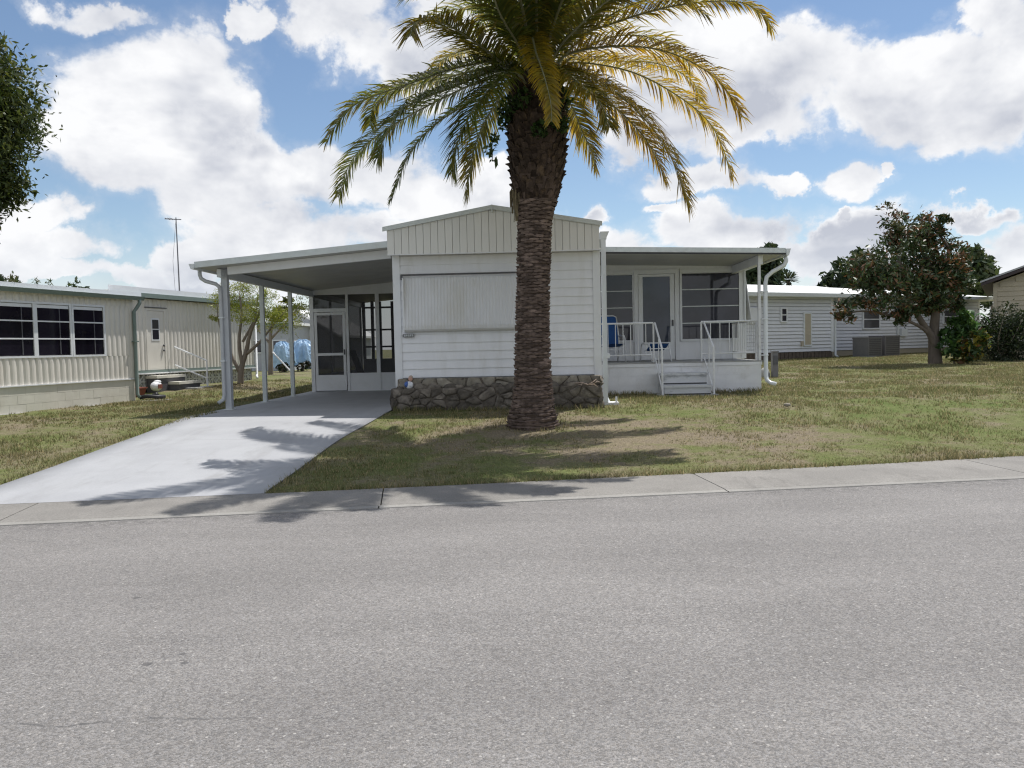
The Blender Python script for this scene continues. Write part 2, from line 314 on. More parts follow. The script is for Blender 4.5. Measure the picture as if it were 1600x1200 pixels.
MT = dict(
    asphalt=asphalt(), soil=soil(), blade=blademat(),
    kerb=concrete('kerb_concrete', (.200, .190, .175), (.240, .228, .210), (.15, .142, .130), .3, .24, .8),
    kerb_lip=concrete('kerb_lip_concrete', (.25, .24, .222), (.285, .275, .255), (.19, .182, .17), .3, .18),
    drive=driveway_mat(),
    slab=concrete('old_slab', (.33, .33, .32), (.4, .4, .39), (.22, .22, .21)),
    white=M('white_siding', (.81, .82, .85), .45, .035, 3, (2.2, 2.2, .5), (.60, .59, .56), .42, 1.2, rnd=.015),
    trim=M('white_trim', (.76, .775, .80), .4, .03, 4, (1, 1, 1), (.60, .60, .57), .25, 3),
    gable=M('cream_gable_panel', (.77, .765, .745), .5, .03, 4, (1, 1, .5), (.62, .60, .55), .3, 2, rnd=.015),
    shutter=M('shutter_metal', (.70, .71, .735), .5, .03, 1.5, (1.6, 1, .6), (.56, .545, .49), .5, 1.0),
    alu=M('aluminium_edge', (.62, .66, .66), .35, .06, 8, (1, 1, 1), (.42, .44, .43), .4, 5, spec=.5),
    gutter=M('painted_gutter', (.70, .73, .75), .35, .05, 5, (1, 1, 1), (.5, .52, .52), .3, 5, spec=.5),
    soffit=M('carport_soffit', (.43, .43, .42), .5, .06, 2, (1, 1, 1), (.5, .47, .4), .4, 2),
    rooftop=M('roof_coating', (.74, .74, .72), .6, .05, 2, (1, 1, 1), (.5, .48, .44), .4, 1),
    block=M('painted_block', (.75, .755, .77), .7, .05, 4, (1, 1, 1), (.52, .50, .47), .45, 2.2, bump=.4, bscale=50),
    peel=M('peeling_paint', (.58, .59, .60), .7, .06, 5, (.5, 1, 1), (.23, .24, .25), .95, 5.5, bump=.5, bscale=40),
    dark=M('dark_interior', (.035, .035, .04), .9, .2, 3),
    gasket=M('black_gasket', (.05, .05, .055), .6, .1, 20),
    screen2=screenmat('dense_screen', .90, (.04, .04, .045)),  # denser, darker version of the front screen
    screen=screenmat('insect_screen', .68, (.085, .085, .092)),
    pane=panemat('dark_window_pane', (.035, .035, .05)),
    pane_door=panemat('door_pane', (.035, .045, .07)),
    pane_violet=panemat('neighbour_pane', (.012, .010, .017), .06, .35),
    pane_far=panemat('far_pane', (.10, .10, .11), .15, .4),
    stone=M('rubble_stone', (.172, .152, .130), .9, .40, 9, (1, 1, 1), (.075, .068, .06), .75, 6, bump=1., bscale=26, spec=.15, rnd=.30),
    capstone=M('cap_stone', (.27, .245, .205), .9, .28, 9, (1, 1, 1), (.11, .10, .09), .6, 5, bump=.8, bscale=45, spec=.15, rnd=.25),
    mortar=M('mortar', (.14, .122, .102), .95, .3, 14, bump=.6, bscale=60, spec=.1),
    bark=M('palm_trunk', (.115, .085, .07), .95, .35, 14, (1, 1, .4), (.05, .04, .035), .6, 5, bump=.8, bscale=40, spec=.1),
    scar=M('leaf_scar', (.165, .125, .106), .92, .5, 22, (.5, .5, 1.6), (.075, .058, .048), .6, 9, bump=.6, bscale=60, spec=.12, rnd=.38),
    boot=M('leaf_boot', (.062, .046, .038), .95, .4, 16, (1, 1, .5), (.17, .12, .075), .7, 8, bump=.8, bscale=50, spec=.1, rnd=.45),
    rachis=M('frond_stem', (.20, .20, .12), .55, .15, 10, spec=.4),
    palmleaf=leafmat('palm_leaflet', .52, .36, .55),
    leaf=leafmat('tree_leaf', .25, .5, .35), gloss=leafmat('glossy_leaf', .14, .45, .4),
    wood=M('tree_bark', (.25, .215, .18), .95, .25, 10, (1, 1, .3), (.10, .085, .07), .6, 5, bump=.7, bscale=30, spec=.1),
    tan=M('tan_corrugated', (.72, .69, .63), .5, .04, 2, (1, 1, .4), (.52, .48, .41), .35, 1.5),
    tanblock=M('tan_block', (.64, .62, .55), .8, .04, 5, (1, 1, 1), (.46, .43, .36), .3, 3, bump=.3, bscale=50, rnd=.012),
    green=M('green_trim', (.185, .235, .215), .5, .08, 5, (1, 1, 1), (.1, .14, .12), .4, 5),
    breeze=M('breeze_block', (.60, .60, .58), .8, .08, 8, (1, 1, 1), (.38, .36, .33), .5, 4),
    chair=M('chair_frame', (.74, .75, .76), .35, .03, 8), sling=M('blue_sling', (.018, .085, .27), .7, .1, 30),
    shaded_paint=M('shaded_carport_paint', (.50, .52, .545), .45, .05, 6, (1, 1, 1), (.36, .36, .36), .35, 5), oldwood=M('dark_tree_bark', (.15, .125, .105), .95, .3, 10, (1, 1, .3), (.07, .06, .05), .6, 5, bump=.7, bscale=30, spec=.1),  # post colour: gutter paint darkened, the carport's shade put into it
    rail=M('rail_paint', (.70, .71, .72), .45, .04, 8, (1, 1, 1), (.42, .40, .37), .35, 7),
    rightsiding=M('far_siding', (.70, .71, .74), .5, .03, 3, rnd=.02), brickskirt=M('far_skirting', (.12, .095, .075), .9, .3, 9),
    tansiding=M('tan_lap_siding', (.46, .405, .31), .6, .05, 3), brownfascia=M('brown_fascia', (.06, .045, .05), .5, .1, 5),
    acgrey=M('condenser_grey', (.17, .165, .175), .5, .08, 12), grey=M('grey_wall', (.42, .43, .45), .7, .05, 3),
    tarp=M('blue_tarp', (.32, .47, .64), .4, .2, 4, spec=.5), terracotta=M('terracotta', (.22, .075, .055), .8, .15, 12),
    ceramic=M('white_ceramic', (.72, .73, .76), .3, .05, 10), paintblue=M('blue_glaze', (.07, .14, .40), .35, .1, 12), skin=M('pink_glaze', (.55, .33, .26), .5, .1, 15),
    fibre=M('dead_fibre', (.17, .14, .085), .9, .3, 20, rnd=.4),
    black=M('black_plastic', (.03, .03, .033), .5, .15, 20), iron=M('dark_metal', (.10, .10, .11), .5, .15, 20),
    twig=M('bleached_twig', (.46, .36, .30), .9, .15, 20), plaque=M('plaque_metal', (.20, .20, .22), .5, .5, 60, dirt=(.05, .05, .06), dirt_amt=.9, dscale=50),
)

# ------------------------------------------------------------------ mesh helpers
class MB:
    def __init__(s): s.v = []; s.f = []; s.mi = []; s.cur = 0
    def add(s, vs, fs):
        o = len(s.v); s.v += [tuple(map(float, p)) for p in vs]; s.f += [tuple(i+o for i in f) for f in fs]; s.mi += [s.cur]*len(fs); return s
    def box(s, x0, x1, y0, y1, z0, z1):
        return s.add([(x0,y0,z0),(x1,y0,z0),(x1,y1,z0),(x0,y1,z0),(x0,y0,z1),(x1,y0,z1),(x1,y1,z1),(x0,y1,z1)],
                     [(0,3,2,1),(4,5,6,7),(0,1,5,4),(1,2,6,5),(2,3,7,6),(3,0,4,7)])
    def hexa(s, p):                                # eight corners: bottom loop then top loop
        return s.add(p, [(0,3,2,1),(4,5,6,7),(0,1,5,4),(1,2,6,5),(2,3,7,6),(3,0,4,7)])
    def prism(s, poly, axis, a, b):                # polygon extruded along an axis
        n = len(poly)
        def P(q, w): return {'x': (w, q[0], q[1]), 'y': (q[0], w, q[1]), 'z': (q[0], q[1], w)}[axis]
        vs = [P(q, a) for q in poly]+[P(q, b) for q in poly]
        return s.add(vs, [tuple(range(n)), tuple(range(2*n-1, n-1, -1))]+[(i, i+n, (i+1) % n+n, (i+1) % n) for i in range(n)])
    def tube(s, pts, rad, n=8, cap=True):
        pts = [Vector(p) for p in pts]; k = len(pts)
        rad = rad if isinstance(rad, (list, tuple)) else [rad]*k
        vs = []; t0 = (pts[1]-pts[0]).normalized()
        u = t0.cross(Vector((0, 0, 1)) if abs(t0.z) < .9 else Vector((1, 0, 0))).normalized()
        for i, p in enumerate(pts):
            t = (pts[min(i+1, k-1)]-pts[max(i-1, 0)]).normalized()
            u = (u-t*u.dot(t)).normalized(); w = t.cross(u)
            for j in range(n):
                a = 2*math.pi*j/n; vs.append(p+(u*math.cos(a)+w*math.sin(a))*rad[i])
        fs = [(i*n+j, i*n+(j+1) % n, (i+1)*n+(j+1) % n, (i+1)*n+j) for i in range(k-1) for j in range(n)]
        if cap: fs += [tuple(range(n-1, -1, -1)), tuple((k-1)*n+j for j in range(n))]
        return s.add(vs, fs)
    def build(s, name, mat, parent=None, smooth=False, origin=None):
        o = Vector(origin) if origin is not None else (ORG.get(parent.name, Vector()) if parent else Vector())
        me = bpy.data.meshes.new(name); me.from_pydata([(x-o.x, y-o.y, z-o.z) for x, y, z in s.v], [], s.f); me.update()
        mats = mat if isinstance(mat, (list, tuple)) else [mat]
        for m in mats: me.materials.append(MT[m])
        if len(mats) > 1: me.polygons.foreach_set('material_index', s.mi)
        if smooth: me.polygons.foreach_set('use_smooth', [True]*len(me.polygons))
        ob = bpy.data.objects.new(name, me); COL.objects.link(ob)
        if parent: ob.parent = parent; ORG[ob.name] = o
        elif origin is not None: ob.location = o; ORG[ob.name] = o
        return ob
ORG = {}
def tag(o, label=None, cat=None, group=None, kind=None):
    if label: o['label'] = label
    if cat: o['category'] = cat
    if group: o['group'] = group
    if kind: o['kind'] = kind
    return o
def thing(name, label, cat, loc, rz=0, group=None, local=False):
    """an Empty at the thing's base; parts are given in world axes unless local"""
    o = bpy.data.objects.new(name, None); COL.objects.link(o); o.location = loc; o.rotation_euler.z = rz; o.empty_display_size = .2
    ORG[o.name] = Vector() if local else Vector(loc)
    return tag(o, label, cat, group)
def Bx(name, mat, parent, *b): return MB().box(*b).build(name, mat, parent)
def copy_tree(o, parent=None):
    c = o.copy(); COL.objects.link(c)
    if parent: c.parent = parent
    for ch in list(o.children): copy_tree(ch, c)
    return c
def rawmesh(name, verts, faces, nper, mat, parent=None, col=None, origin=None, smooth=False):
    """fast numpy mesh: every face has nper corners"""
    me = bpy.data.meshes.new(name)
    verts = np.asarray(verts, np.float32).copy()
    o = Vector(origin) if origin is not None else (ORG.get(parent.name, Vector()) if parent else Vector())
    verts -= np.array(o, np.float32)
    nf = len(faces)
    me.vertices.add(len(verts)); me.vertices.foreach_set('co', verts.ravel())
    me.loops.add(nf*nper); me.loops.foreach_set('vertex_index', np.asarray(faces, np.int32).ravel())
    me.polygons.add(nf); me.polygons.foreach_set('loop_start', np.arange(0, nf*nper, nper, dtype=np.int32))
    me.polygons.foreach_set('loop_total', np.full(nf, nper, np.int32))
    if smooth: me.polygons.foreach_set('use_smooth', np.ones(nf, bool))
    if col is not None:
        at = me.attributes.new('tint', 'FLOAT_COLOR', 'POINT')
        c4 = np.ones((len(verts), 4), np.float32); c4[:, :3] = col; at.data.foreach_set('color', c4.ravel())
    me.update(calc_edges=True); me.materials.append(MT[mat])
    ob = bpy.data.objects.new(name, me); COL.objects.link(ob)
    if parent: ob.parent = parent; ORG[ob.name] = o
    elif origin is not None: ob.location = o
    return ob
def ss(a, b, x):
    t = np.clip((np.asarray(x, float)-a)/(b-a), 0, 1); return t*t*(3-2*t)

# ------------------------------------------------------------------ ground, road, kerb, driveway
def curb(x):                                      # back edge of the concrete strip
    t = np.clip(x, -8, 8); return 8.55+.185*t+.0045*t*t+(x-t)*.19
def road_edge(x): return 7.563+.159*np.asarray(x, float)
def tz(x, y):                                     # lie of the land: up from the street, up again to the neighbours
    x = np.asarray(x, float); y = np.asarray(y, float); c = curb(x)
    return -.35+.35*ss(c-1, c+6.5, y)+ss(-4, 5, x)*.38*ss(17, 38, y)+ss(6.4, 8.6, -x)*.22*ss(18.5, 23, y)
def TZ(x, y): return float(tz(x, y))

def ground_sheets():
    tag(MB().add([(-1500,-1500,-.6),(1500,-1500,-.6),(1500,1500,-.6),(-1500,1500,-.6)], [(0,1,2,3)]).build('ground', 'soil'), kind='structure')
    xs = np.concatenate([np.linspace(-400,-40,14)[:-1], np.linspace(-40,-16,25)[:-1], np.arange(-16,26,.2), np.linspace(26,60,30), np.linspace(70,400,12)])
    s = np.concatenate([[0], np.geomspace(.06, .2, 3), np.arange(.3, 16, .2), np.linspace(16.2,50,80), np.geomspace(52,700,20)])
    X, S = np.meshgrid(xs, s); Y = curb(X)+S
    Z = tz(X, Y)
    bump = (np.sin(X*2.1+Y*.7)*np.sin(Y*1.7-X*.4)*.010+np.sin(X*5.3+1)*np.sin(Y*4.7)*.006)
    Z = Z+bump*ss(0, 1, S)*(1-ss(13.5, 14.3, Y)*ss(-7, -6.2, X)*(1-ss(5.2, 6, X)))
    Z[0] -= .05
    ny, nx = X.shape
    idx = np.arange(nx*ny).reshape(ny, nx)
    f = np.stack([idx[:-1,:-1], idx[:-1,1:], idx[1:,1:], idx[1:,:-1]], -1).reshape(-1, 4)
    tag(rawmesh('lawn', np.stack([X, Y, Z], -1).reshape(-1, 3), f, 4, 'soil', smooth=True), kind='structure')
    # road with a little crown
    xs = np.linspace(-90, 90, 91); q = np.linspace(0, 1, 15)
    V = []; 
    for x in xs:
        for k in q: V.append((x+.159*k*0, road_edge(x)-k*9.2, -.35+.05*math.sin(math.pi*k)*min(1, 1)))
    n = len(q); F = [(i*n+j, i*n+j+1, (i+1)*n+j+1, (i+1)*n+j) for i in range(len(xs)-1) for j in range(n-1)]
    tag(rawmesh('road', V, F, 4, 'asphalt', smooth=True), kind='structure')
    m = MB(); m.add([(-90, road_edge(-90)-9.2, -.345), (-90, -60, -.34), (90, -60, -.34), (90, road_edge(90)-9.2, -.345)], [(0,1,2,3)])
    tag(m.build('verge', 'soil'), kind='structure')
    # flush concrete strip in poured lengths
    k = tag(MB().box(-30, -29.9, 2, 2.1, -.5, -.45).build('kerb', 'kerb'), kind='structure')
    lip = MB()
    for i in range(-7, 8):
        a, b = -1.5+3.35*i+.006, -1.5+3.35*(i+1)-.006
        V = []; m = MB(); L = MB()
        st = np.linspace(a, b, 7)
        for x in st:
            y0 = float(road_edge(x))+.10; y1 = float(curb(x)); sx = .16
            for (yy, z) in ((y0, -.347), (y0+.04, -.341), (y1-.02, -.326), (y1, -.336)):
                V.append((x-(yy-y0)*sx, yy, z))
            V.append((x-(y1-y0)*sx, y1, -.50)); V.append((x, y0, -.50))
        F = []
        for r in range(6):
            for c in range(6): F.append((r*6+c, (r+1)*6+c, (r+1)*6+(c+1) % 6, r*6+(c+1) % 6))
        F += [tuple(range(6)), tuple(36+c for c in range(5, -1, -1))]
        m.add(V, F); m.build('slab', 'kerb', k)
        V = []
        for x in st:
            y0 = float(road_edge(x))
            for (yy, z) in ((y0-.012, -.35), (y0-.008, -.3415), (y0+.088, -.3395), (y0+.092, -.36)): V.append((x-(yy-y0)*.16, yy, z))
        L.add(V, [(r*4+c, (r+1)*4+c, (r+1)*4+c+1, r*4+c+1) for r in range(6) for c in range(3)]); L.build('edge_strip', 'kerb_lip', k)
    # driveway and carport floor as one pour
    ys = np.concatenate([np.linspace(0, 1, 30), ]); V = []
    ycur = []
    for t in np.linspace(0, 1, 40):
        row = []
        for u in np.linspace(0, 1, 9):
            yb = 27.2
            xl = -5.92+(-.24)*float(ss(.28, .42, t)); xr = -2.83+.16*float(ss(.2, .36, t))
            x = xl+(xr-xl)*u
            y0 = float(curb(x))+.004; y = y0+(yb-y0)*t**1.25
            z = TZ(x, min(y, 14.2))+.02 if y > 14.2 else TZ(x, y)+.02-.012*float(ss(.6, 0, t))*0
            V.append((x, y, z if t > .001 else z-.012))
    n = 9; F = [(i*n+j, i*n+j+1, (i+1)*n+j+1, (i+1)*n+j) for i in range(39) for j in range(n-1)]
    nv = len(V)
    for side in (0, 8):
        for i in range(40): x, y, z = V[i*n+side]; V.append((x, y, z-.12))
        for i in range(39):
            o = nv+(0 if side == 0 else 40); F.append((i*n+side, (i+1)*n+side, o+i+1, o+i))
    tag(rawmesh('driveway', V, F, 4, 'drive', smooth=False), kind='structure')
ground_sheets()

# ------------------------------------------------------------------ the white mobile home with carport and porch
HX0, HX1, HY0, HY1 = -2.60, 1.15, 14.75, 28.0
home = thing('mobile_home', 'white single-wide home with open carport, rolled-down window shutter and raised side porch, behind the palm', 'mobile home', (-.72, 14.75, 0))
def main_home():
    H = home
    m = MB()
    m.box(HX0+.01, HX1-.01, HY0+.03, HY1, .0, 2.86); m.build('wall', 'white', H)
    # lap boards of the front: each tilts out at its foot
    zs = np.linspace(.585, 2.815, 15)
    for a, b in zip(zs[:-1], zs[1:]):
        MB().hexa([(HX0+.10,HY0-.022,a),(HX1-.10,HY0-.022,a),(HX1-.10,HY0+.035,a),(HX0+.10,HY0+.035,a),
                   (HX0+.10,HY0+.002,b+.004),(HX1-.10,HY0+.002,b+.004),(HX1-.10,HY0+.035,b+.004),(HX0+.10,HY0+.035,b+.004)]).build('siding_board', 'white', H)
    # side boards along the carport
    for a, b in zip(zs[:-1], zs[1:]):
        MB().hexa([(HX0-.018,HY0+.06,a),(HX0+.03,HY0+.06,a),(HX0+.03,HY1,a),(HX0-.018,HY1,a),
                   (HX0+.004,HY0+.06,b),(HX0+.03,HY0+.06,b),(HX0+.03,HY1,b),(HX0+.004,HY1,b)]).build('siding_board', 'white', H)
    Bx('skirting', 'grey', H, HX0-.005, HX1+.005, HY0+.01, HY1-.01, 0, .575)
    for x0, x1 in ((HX0-.03, HX0+.105), (HX1-.105, HX1+.03)):
        MB().box(x0, x1, HY0-.032, HY0+.06, .40 if x0 < 0 else .56, 2.83).build('corner_trim', 'trim', H)
    # gable box over the front, boarded upright
    GY = 14.42; px, pz = -.755, 3.62
    def top(x): return pz-(abs(x-px)/1.93)*.335
    Bx('soffit', 'gable', H, HX0-.06, HX1+.03, GY+.03, HY0+.03, 2.835, 2.855)
    m = MB(); m.prism([(-2.66, 2.86), (1.15, 2.86), (1.15, top(1.15)-.03), (px, pz-.03), (-2.66, top(-2.66)-.03)], 'y', GY+.02, HY1); m.build('gable_backing', 'shutter', H)
    n = 29; xs = np.linspace(-2.66, 1.15, n+1)
    for a, b in zip(xs[:-1], xs[1:]):
        g = .002
        P = lambda x, y, z: (x, y, z)
        a2, b2 = a+g*.5, b-g*.5
        ta, tb = top(a2)-.045, top(b2)-.045
        MB().hexa([(a2+.003,GY-.006,2.822),(b2-.003,GY-.006,2.822),(b2,GY+.018,2.822),(a2,GY+.018,2.822),
                   (a2+.003,GY-.006,ta),(b2-.003,GY-.006,tb),(b2,GY+.018,tb),(a2,GY+.018,ta)]).build('gable_panel', 'gable', H)
    Bx('gable_foot_trim', 'trim', H, -2.67, 1.16, GY-.014, GY+.03, 2.806, 2.8215)
    # roof skin and metal edge
    m = MB()
    for s in (-1, 1):
        xe = -2.70 if s < 0 else 1.19
        m.hexa([(xe,GY-.02,top(xe)-.012),(px,GY-.02,pz-.012),(px,HY1+.1,pz-.012),(xe,HY1+.1,top(xe)-.012),
                (xe,GY-.02,top(xe)+.03),(px,GY-.02,pz+.03),(px,HY1+.1,pz+.03),(xe,HY1+.1,top(xe)+.03)])
    m.build('roof', 'rooftop', H)
    for s in (-1, 1):
        xe = -2.73 if s < 0 else 1.20
        MB().hexa([(xe,GY-.05,top(xe)-.045),(px,GY-.05,pz-.045),(px,GY-.022,pz-.045),(xe,GY-.022,top(xe)-.045),
                   (xe,GY-.05,top(xe)+.034),(px,GY-.05,pz+.034),(px,GY-.022,pz+.034),(xe,GY-.022,top(xe)+.034)]).build('roof_edge', 'alu', H)
    Bx('ridge_clip', 'alu', H, px-.012, px+.012, GY-.056, GY-.015, pz-.10, pz+.036)
    # awning shutter: ribbed sheet hinged under a rail
    x0, x1, zt, zb = -2.43, -.06, 2.415, 1.435
    nr = 40; V = []; F = []
    xs = np.linspace(x0, x1, nr*4+1)
    for i, x in enumerate(xs):
        w = (0, .008, .008, 0)[i % 4]
        for (z, yo) in ((zt, .055), (zt-.25, .085), (zb+.10, .155), (zb+.035, .145), (zb, .10)):
            k = w if z > zb+.05 else w*.3
            V.append((x, HY0-yo-k, z))
    for i in range(len(xs)-1):
        for j in range(4): F.append((i*5+j, (i+1)*5+j, (i+1)*5+j+1, i*5+j+1))
    sh = MB().add(V, F).build('shutter', 'shutter', H)
    MB().tube([(x0-.035,HY0-.075,zt+.055),(x1,HY0-.075,zt+.055)], .014, 8).build('hinge_rail', 'iron', sh)
    MB().box(x0-.045, x0-.02, HY0-.085, HY0-.02, zt-.03, zt+.06).build('rail_end', 'iron', sh)
    MB().box(x0-.01, x0+.012, HY0-.15, HY0-.03, zb, zt).build('side_channel', 'trim', sh)
    m = MB(); m.box(x0-.03, x0+.17, HY0-.075, HY0-.03, 1.335, 1.395); m.build('number_plate', 'plaque', H)
    for i in range(5):
        m = MB(); cx = x0-.002+i*.036; m.box(cx, cx+.018, HY0-.085, HY0-.073, 1.345+.004*(i % 2), 1.385); m.build('plate_digit', 'alu', H)
    # far right downspout with its flared head
    m = MB(); m.box(1.215, 1.30, 14.86, 14.95, .16, 3.10); d = m.build('downspout', 'gutter', H)
    MB().hexa([(1.21,14.84,3.06),(1.305,14.84,3.06),(1.305,14.97,3.06),(1.21,14.97,3.06),(1.20,14.80,3.19),(1.36,14.80,3.19),(1.36,15.0,3.19),(1.20,15.0,3.19)]).build('leader_head', 'gutter', d)
    MB().hexa([(1.215,14.86,.05),(1.30,14.86,.05),(1.345,14.95,.06),(1.215,14.95,.06),(1.215,14.86,.16),(1.30,14.86,.16),(1.30,14.95,.16),(1.215,14.95,.16)]).build('outlet', 'gutter', d)
    Bx('bracket', 'gutter', d, 1.205, 1.345, 14.85, 14.96, .87, .95)
    Bx('gutter', 'gutter', H, 1.205, 1.33, 15.02, 17.6, 3.08, 3.20)
main_home()

def carport():
    H = home
    X0, X1 = -6.27, -2.70; YF, YB = 14.68, 27.6
    def un(x): return 2.70+(x+6.30)*.080           # underside height
    # pan panels laid front to back, seams show below
    n = 12; ys = np.linspace(YF, YB, n+1)
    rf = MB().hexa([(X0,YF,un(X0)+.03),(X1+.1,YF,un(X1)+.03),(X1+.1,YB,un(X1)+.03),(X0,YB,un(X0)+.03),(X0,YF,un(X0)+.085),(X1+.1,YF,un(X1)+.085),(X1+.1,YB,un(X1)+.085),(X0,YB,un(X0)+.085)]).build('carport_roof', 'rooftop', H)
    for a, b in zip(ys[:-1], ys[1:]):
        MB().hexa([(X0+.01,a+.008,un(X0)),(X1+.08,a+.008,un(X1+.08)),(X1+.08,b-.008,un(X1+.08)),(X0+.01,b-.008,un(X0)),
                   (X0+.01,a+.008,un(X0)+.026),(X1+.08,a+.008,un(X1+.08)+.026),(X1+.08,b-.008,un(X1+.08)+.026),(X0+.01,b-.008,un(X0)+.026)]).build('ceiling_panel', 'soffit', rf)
    # front edge metal, then the white beam behind it
    MB().hexa([(X0-.02,YF-.03,un(X0)-.005),(X1+.06,YF-.03,un(X1)+.0),(X1+.06,YF-.003,un(X1)),(X0-.02,YF-.003,un(X0)-.005),
               (X0-.02,YF-.03,un(X0)+.105),(X1+.06,YF-.03,un(X1)+.115),(X1+.06,YF-.003,un(X1)+.115),(X0-.02,YF-.003,un(X0)+.105)]).build('carport_roof_edge', 'alu', H)
    MB().hexa([(-5.80,14.98,un(-5.80)-.150),(-2.70,14.98,un(-2.70)-.165),(-2.70,15.06,un(-2.70)-.165),(-5.80,15.06,un(-5.80)-.150),
               (-5.80,14.98,un(-5.80)-.004),(-2.70,14.98,un(-2.70)-.004),(-2.70,15.06,un(-2.70)-.004),(-5.80,15.06,un(-5.80)-.004)]).build('front_beam', 'trim', H)
    MB().box(-6.03, -5.95, 15.04, 27.4, 2.555, un(-6.0)-.02).build('side_beam', 'gutter', H)
    # gutter along the low side
    m = MB(); m.prism([(-6.385, 2.77),(-6.35,2.675),(-6.295,2.675),(-6.275,2.735),(-6.275,2.77)], 'y', YF-.05, YB)
    g = m.build('gutter', 'gutter', H)
    g = MB()
    g.tube([(-6.33,14.98,2.69),(-6.33,14.98,2.60),(-6.31,14.99,2.53),(-6.24,15.02,2.48),(-6.08,15.1,2.43),(-6.04,15.16,2.38),(-6.03,15.18,2.28),(-6.03,15.18,.32),(-6.045,15.16,.22),(-6.11,15.08,.165)], .036, 10)
    d = g.build('downspout', 'shaded_paint', H, smooth=True)
    for z in (.95, 1.78): Bx('strap', 'gutter', d, -6.07, -5.98, 15.135, 15.225, z, z+.025)
    # posts
    for (x, y, w) in ((-5.97, 15.28, .058), (-5.97, 17.32, .042), (-5.98, 19.35, .042)):
        p = Bx('carport_post', 'alu' if w < .05 else 'shaded_paint', H, x-w, x+w, y-w, y+w, .0, 2.56 if w < .05 else un(x)-.002)
        Bx('foot_plate', 'alu', p, x-w-.03, x+w+.03, y-w-.03, y+w+.03, .015, .035)
    # screened room at the back
    Y = 21.35
    frame = MB(); xs = [(-6.07,-5.97), (-5.10,-5.03), (-4.30,-4.20), (-3.62,-3.55), (-2.70,-2.62)]
    scr = MB(); scr.box(-6.07, -2.62, Y-.03, Y+.03, 0, 0.02)
    sr = scr.build('screen_wall', 'trim', H)
    for a, b in xs: Bx('mullion', 'trim', sr, a, b, Y-.04, Y+.04, 0, un(a)-.003)
    Bx('head_rail', 'trim', sr, -5.97, -2.70, Y-.035, Y+.035, un(-5.97)-.12, un(-5.97)-.02)
    Bx('head_rail', 'trim', sr, -5.97, -2.70, Y-.033, Y+.033, un(-5.97)-.019, un(-2.70)-.01)
    Bx('transom', 'trim', sr, -5.97, -5.10, Y-.036, Y+.036, 2.15, 2.24)
    for a, b in ((-5.03,-4.30), (-4.20,-3.62), (-3.55,-2.70)):
        Bx('kick_panel', 'trim', sr, a, b, Y-.02, Y+.02, .02, .46)
        Bx('sill_rail', 'trim', sr, a, b, Y-.037, Y+.037, .46, .50)
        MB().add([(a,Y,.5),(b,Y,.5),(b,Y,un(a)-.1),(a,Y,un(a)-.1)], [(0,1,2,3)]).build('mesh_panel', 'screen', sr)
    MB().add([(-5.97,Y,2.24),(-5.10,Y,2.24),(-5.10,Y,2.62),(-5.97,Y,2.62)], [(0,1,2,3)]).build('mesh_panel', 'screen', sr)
    dr = Bx('screen_door', 'trim', H, -5.95, -5.12, Y-.045, Y-.02, .04, .46)
    for b in ((-5.95,-5.88,.46,2.14), (-5.19,-5.12,.46,2.14)): Bx('stile', 'trim', dr, b[0], b[1], Y-.05, Y-.015, b[2], b[3])
    for z in (.98, 2.06): Bx('rail', 'trim', dr, -5.88, -5.19, Y-.05, Y-.015, z, z+.07)
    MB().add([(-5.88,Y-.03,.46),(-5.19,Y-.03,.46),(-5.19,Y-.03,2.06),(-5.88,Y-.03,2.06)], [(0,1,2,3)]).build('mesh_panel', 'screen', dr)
    Bx('handle', 'iron', dr, -5.17, -5.14, Y-.085, Y-.05, 1.0, 1.14)
    # side and back of the room, with sliding sashes and solid kneewall
    sd = Bx('side_screen', 'trim', H, -6.06, -5.98, Y+.05, 27.4, .02, .46)
    for y in np.linspace(23.3, 27.3, 3): Bx('mullion', 'trim', sd, -6.05, -5.99, y-.04, y+.04, .46, 2.6)
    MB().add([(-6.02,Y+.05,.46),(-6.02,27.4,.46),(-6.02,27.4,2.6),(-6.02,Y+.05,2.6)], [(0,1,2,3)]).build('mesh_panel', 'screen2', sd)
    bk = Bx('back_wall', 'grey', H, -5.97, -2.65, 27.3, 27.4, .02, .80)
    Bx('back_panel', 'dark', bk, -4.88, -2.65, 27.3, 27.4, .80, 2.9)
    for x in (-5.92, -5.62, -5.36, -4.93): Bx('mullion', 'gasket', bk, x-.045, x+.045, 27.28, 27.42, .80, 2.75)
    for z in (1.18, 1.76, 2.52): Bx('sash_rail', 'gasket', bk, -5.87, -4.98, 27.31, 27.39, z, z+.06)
    # security lamp on the house side
    lm = Bx('security_lamp', 'black', H, -2.66, -2.625, 20.2, 20.32, 2.55, 2.68)
    for y in (20.15, 20.34): MB().tube([(-2.66,y,2.6),(-2.73,y-.05,2.56),(-2.82,y-.09,2.50)], [.02,.05,.06], 8).build('lamp_head', 'black', lm)
    # things seen dimly in the room
carport()

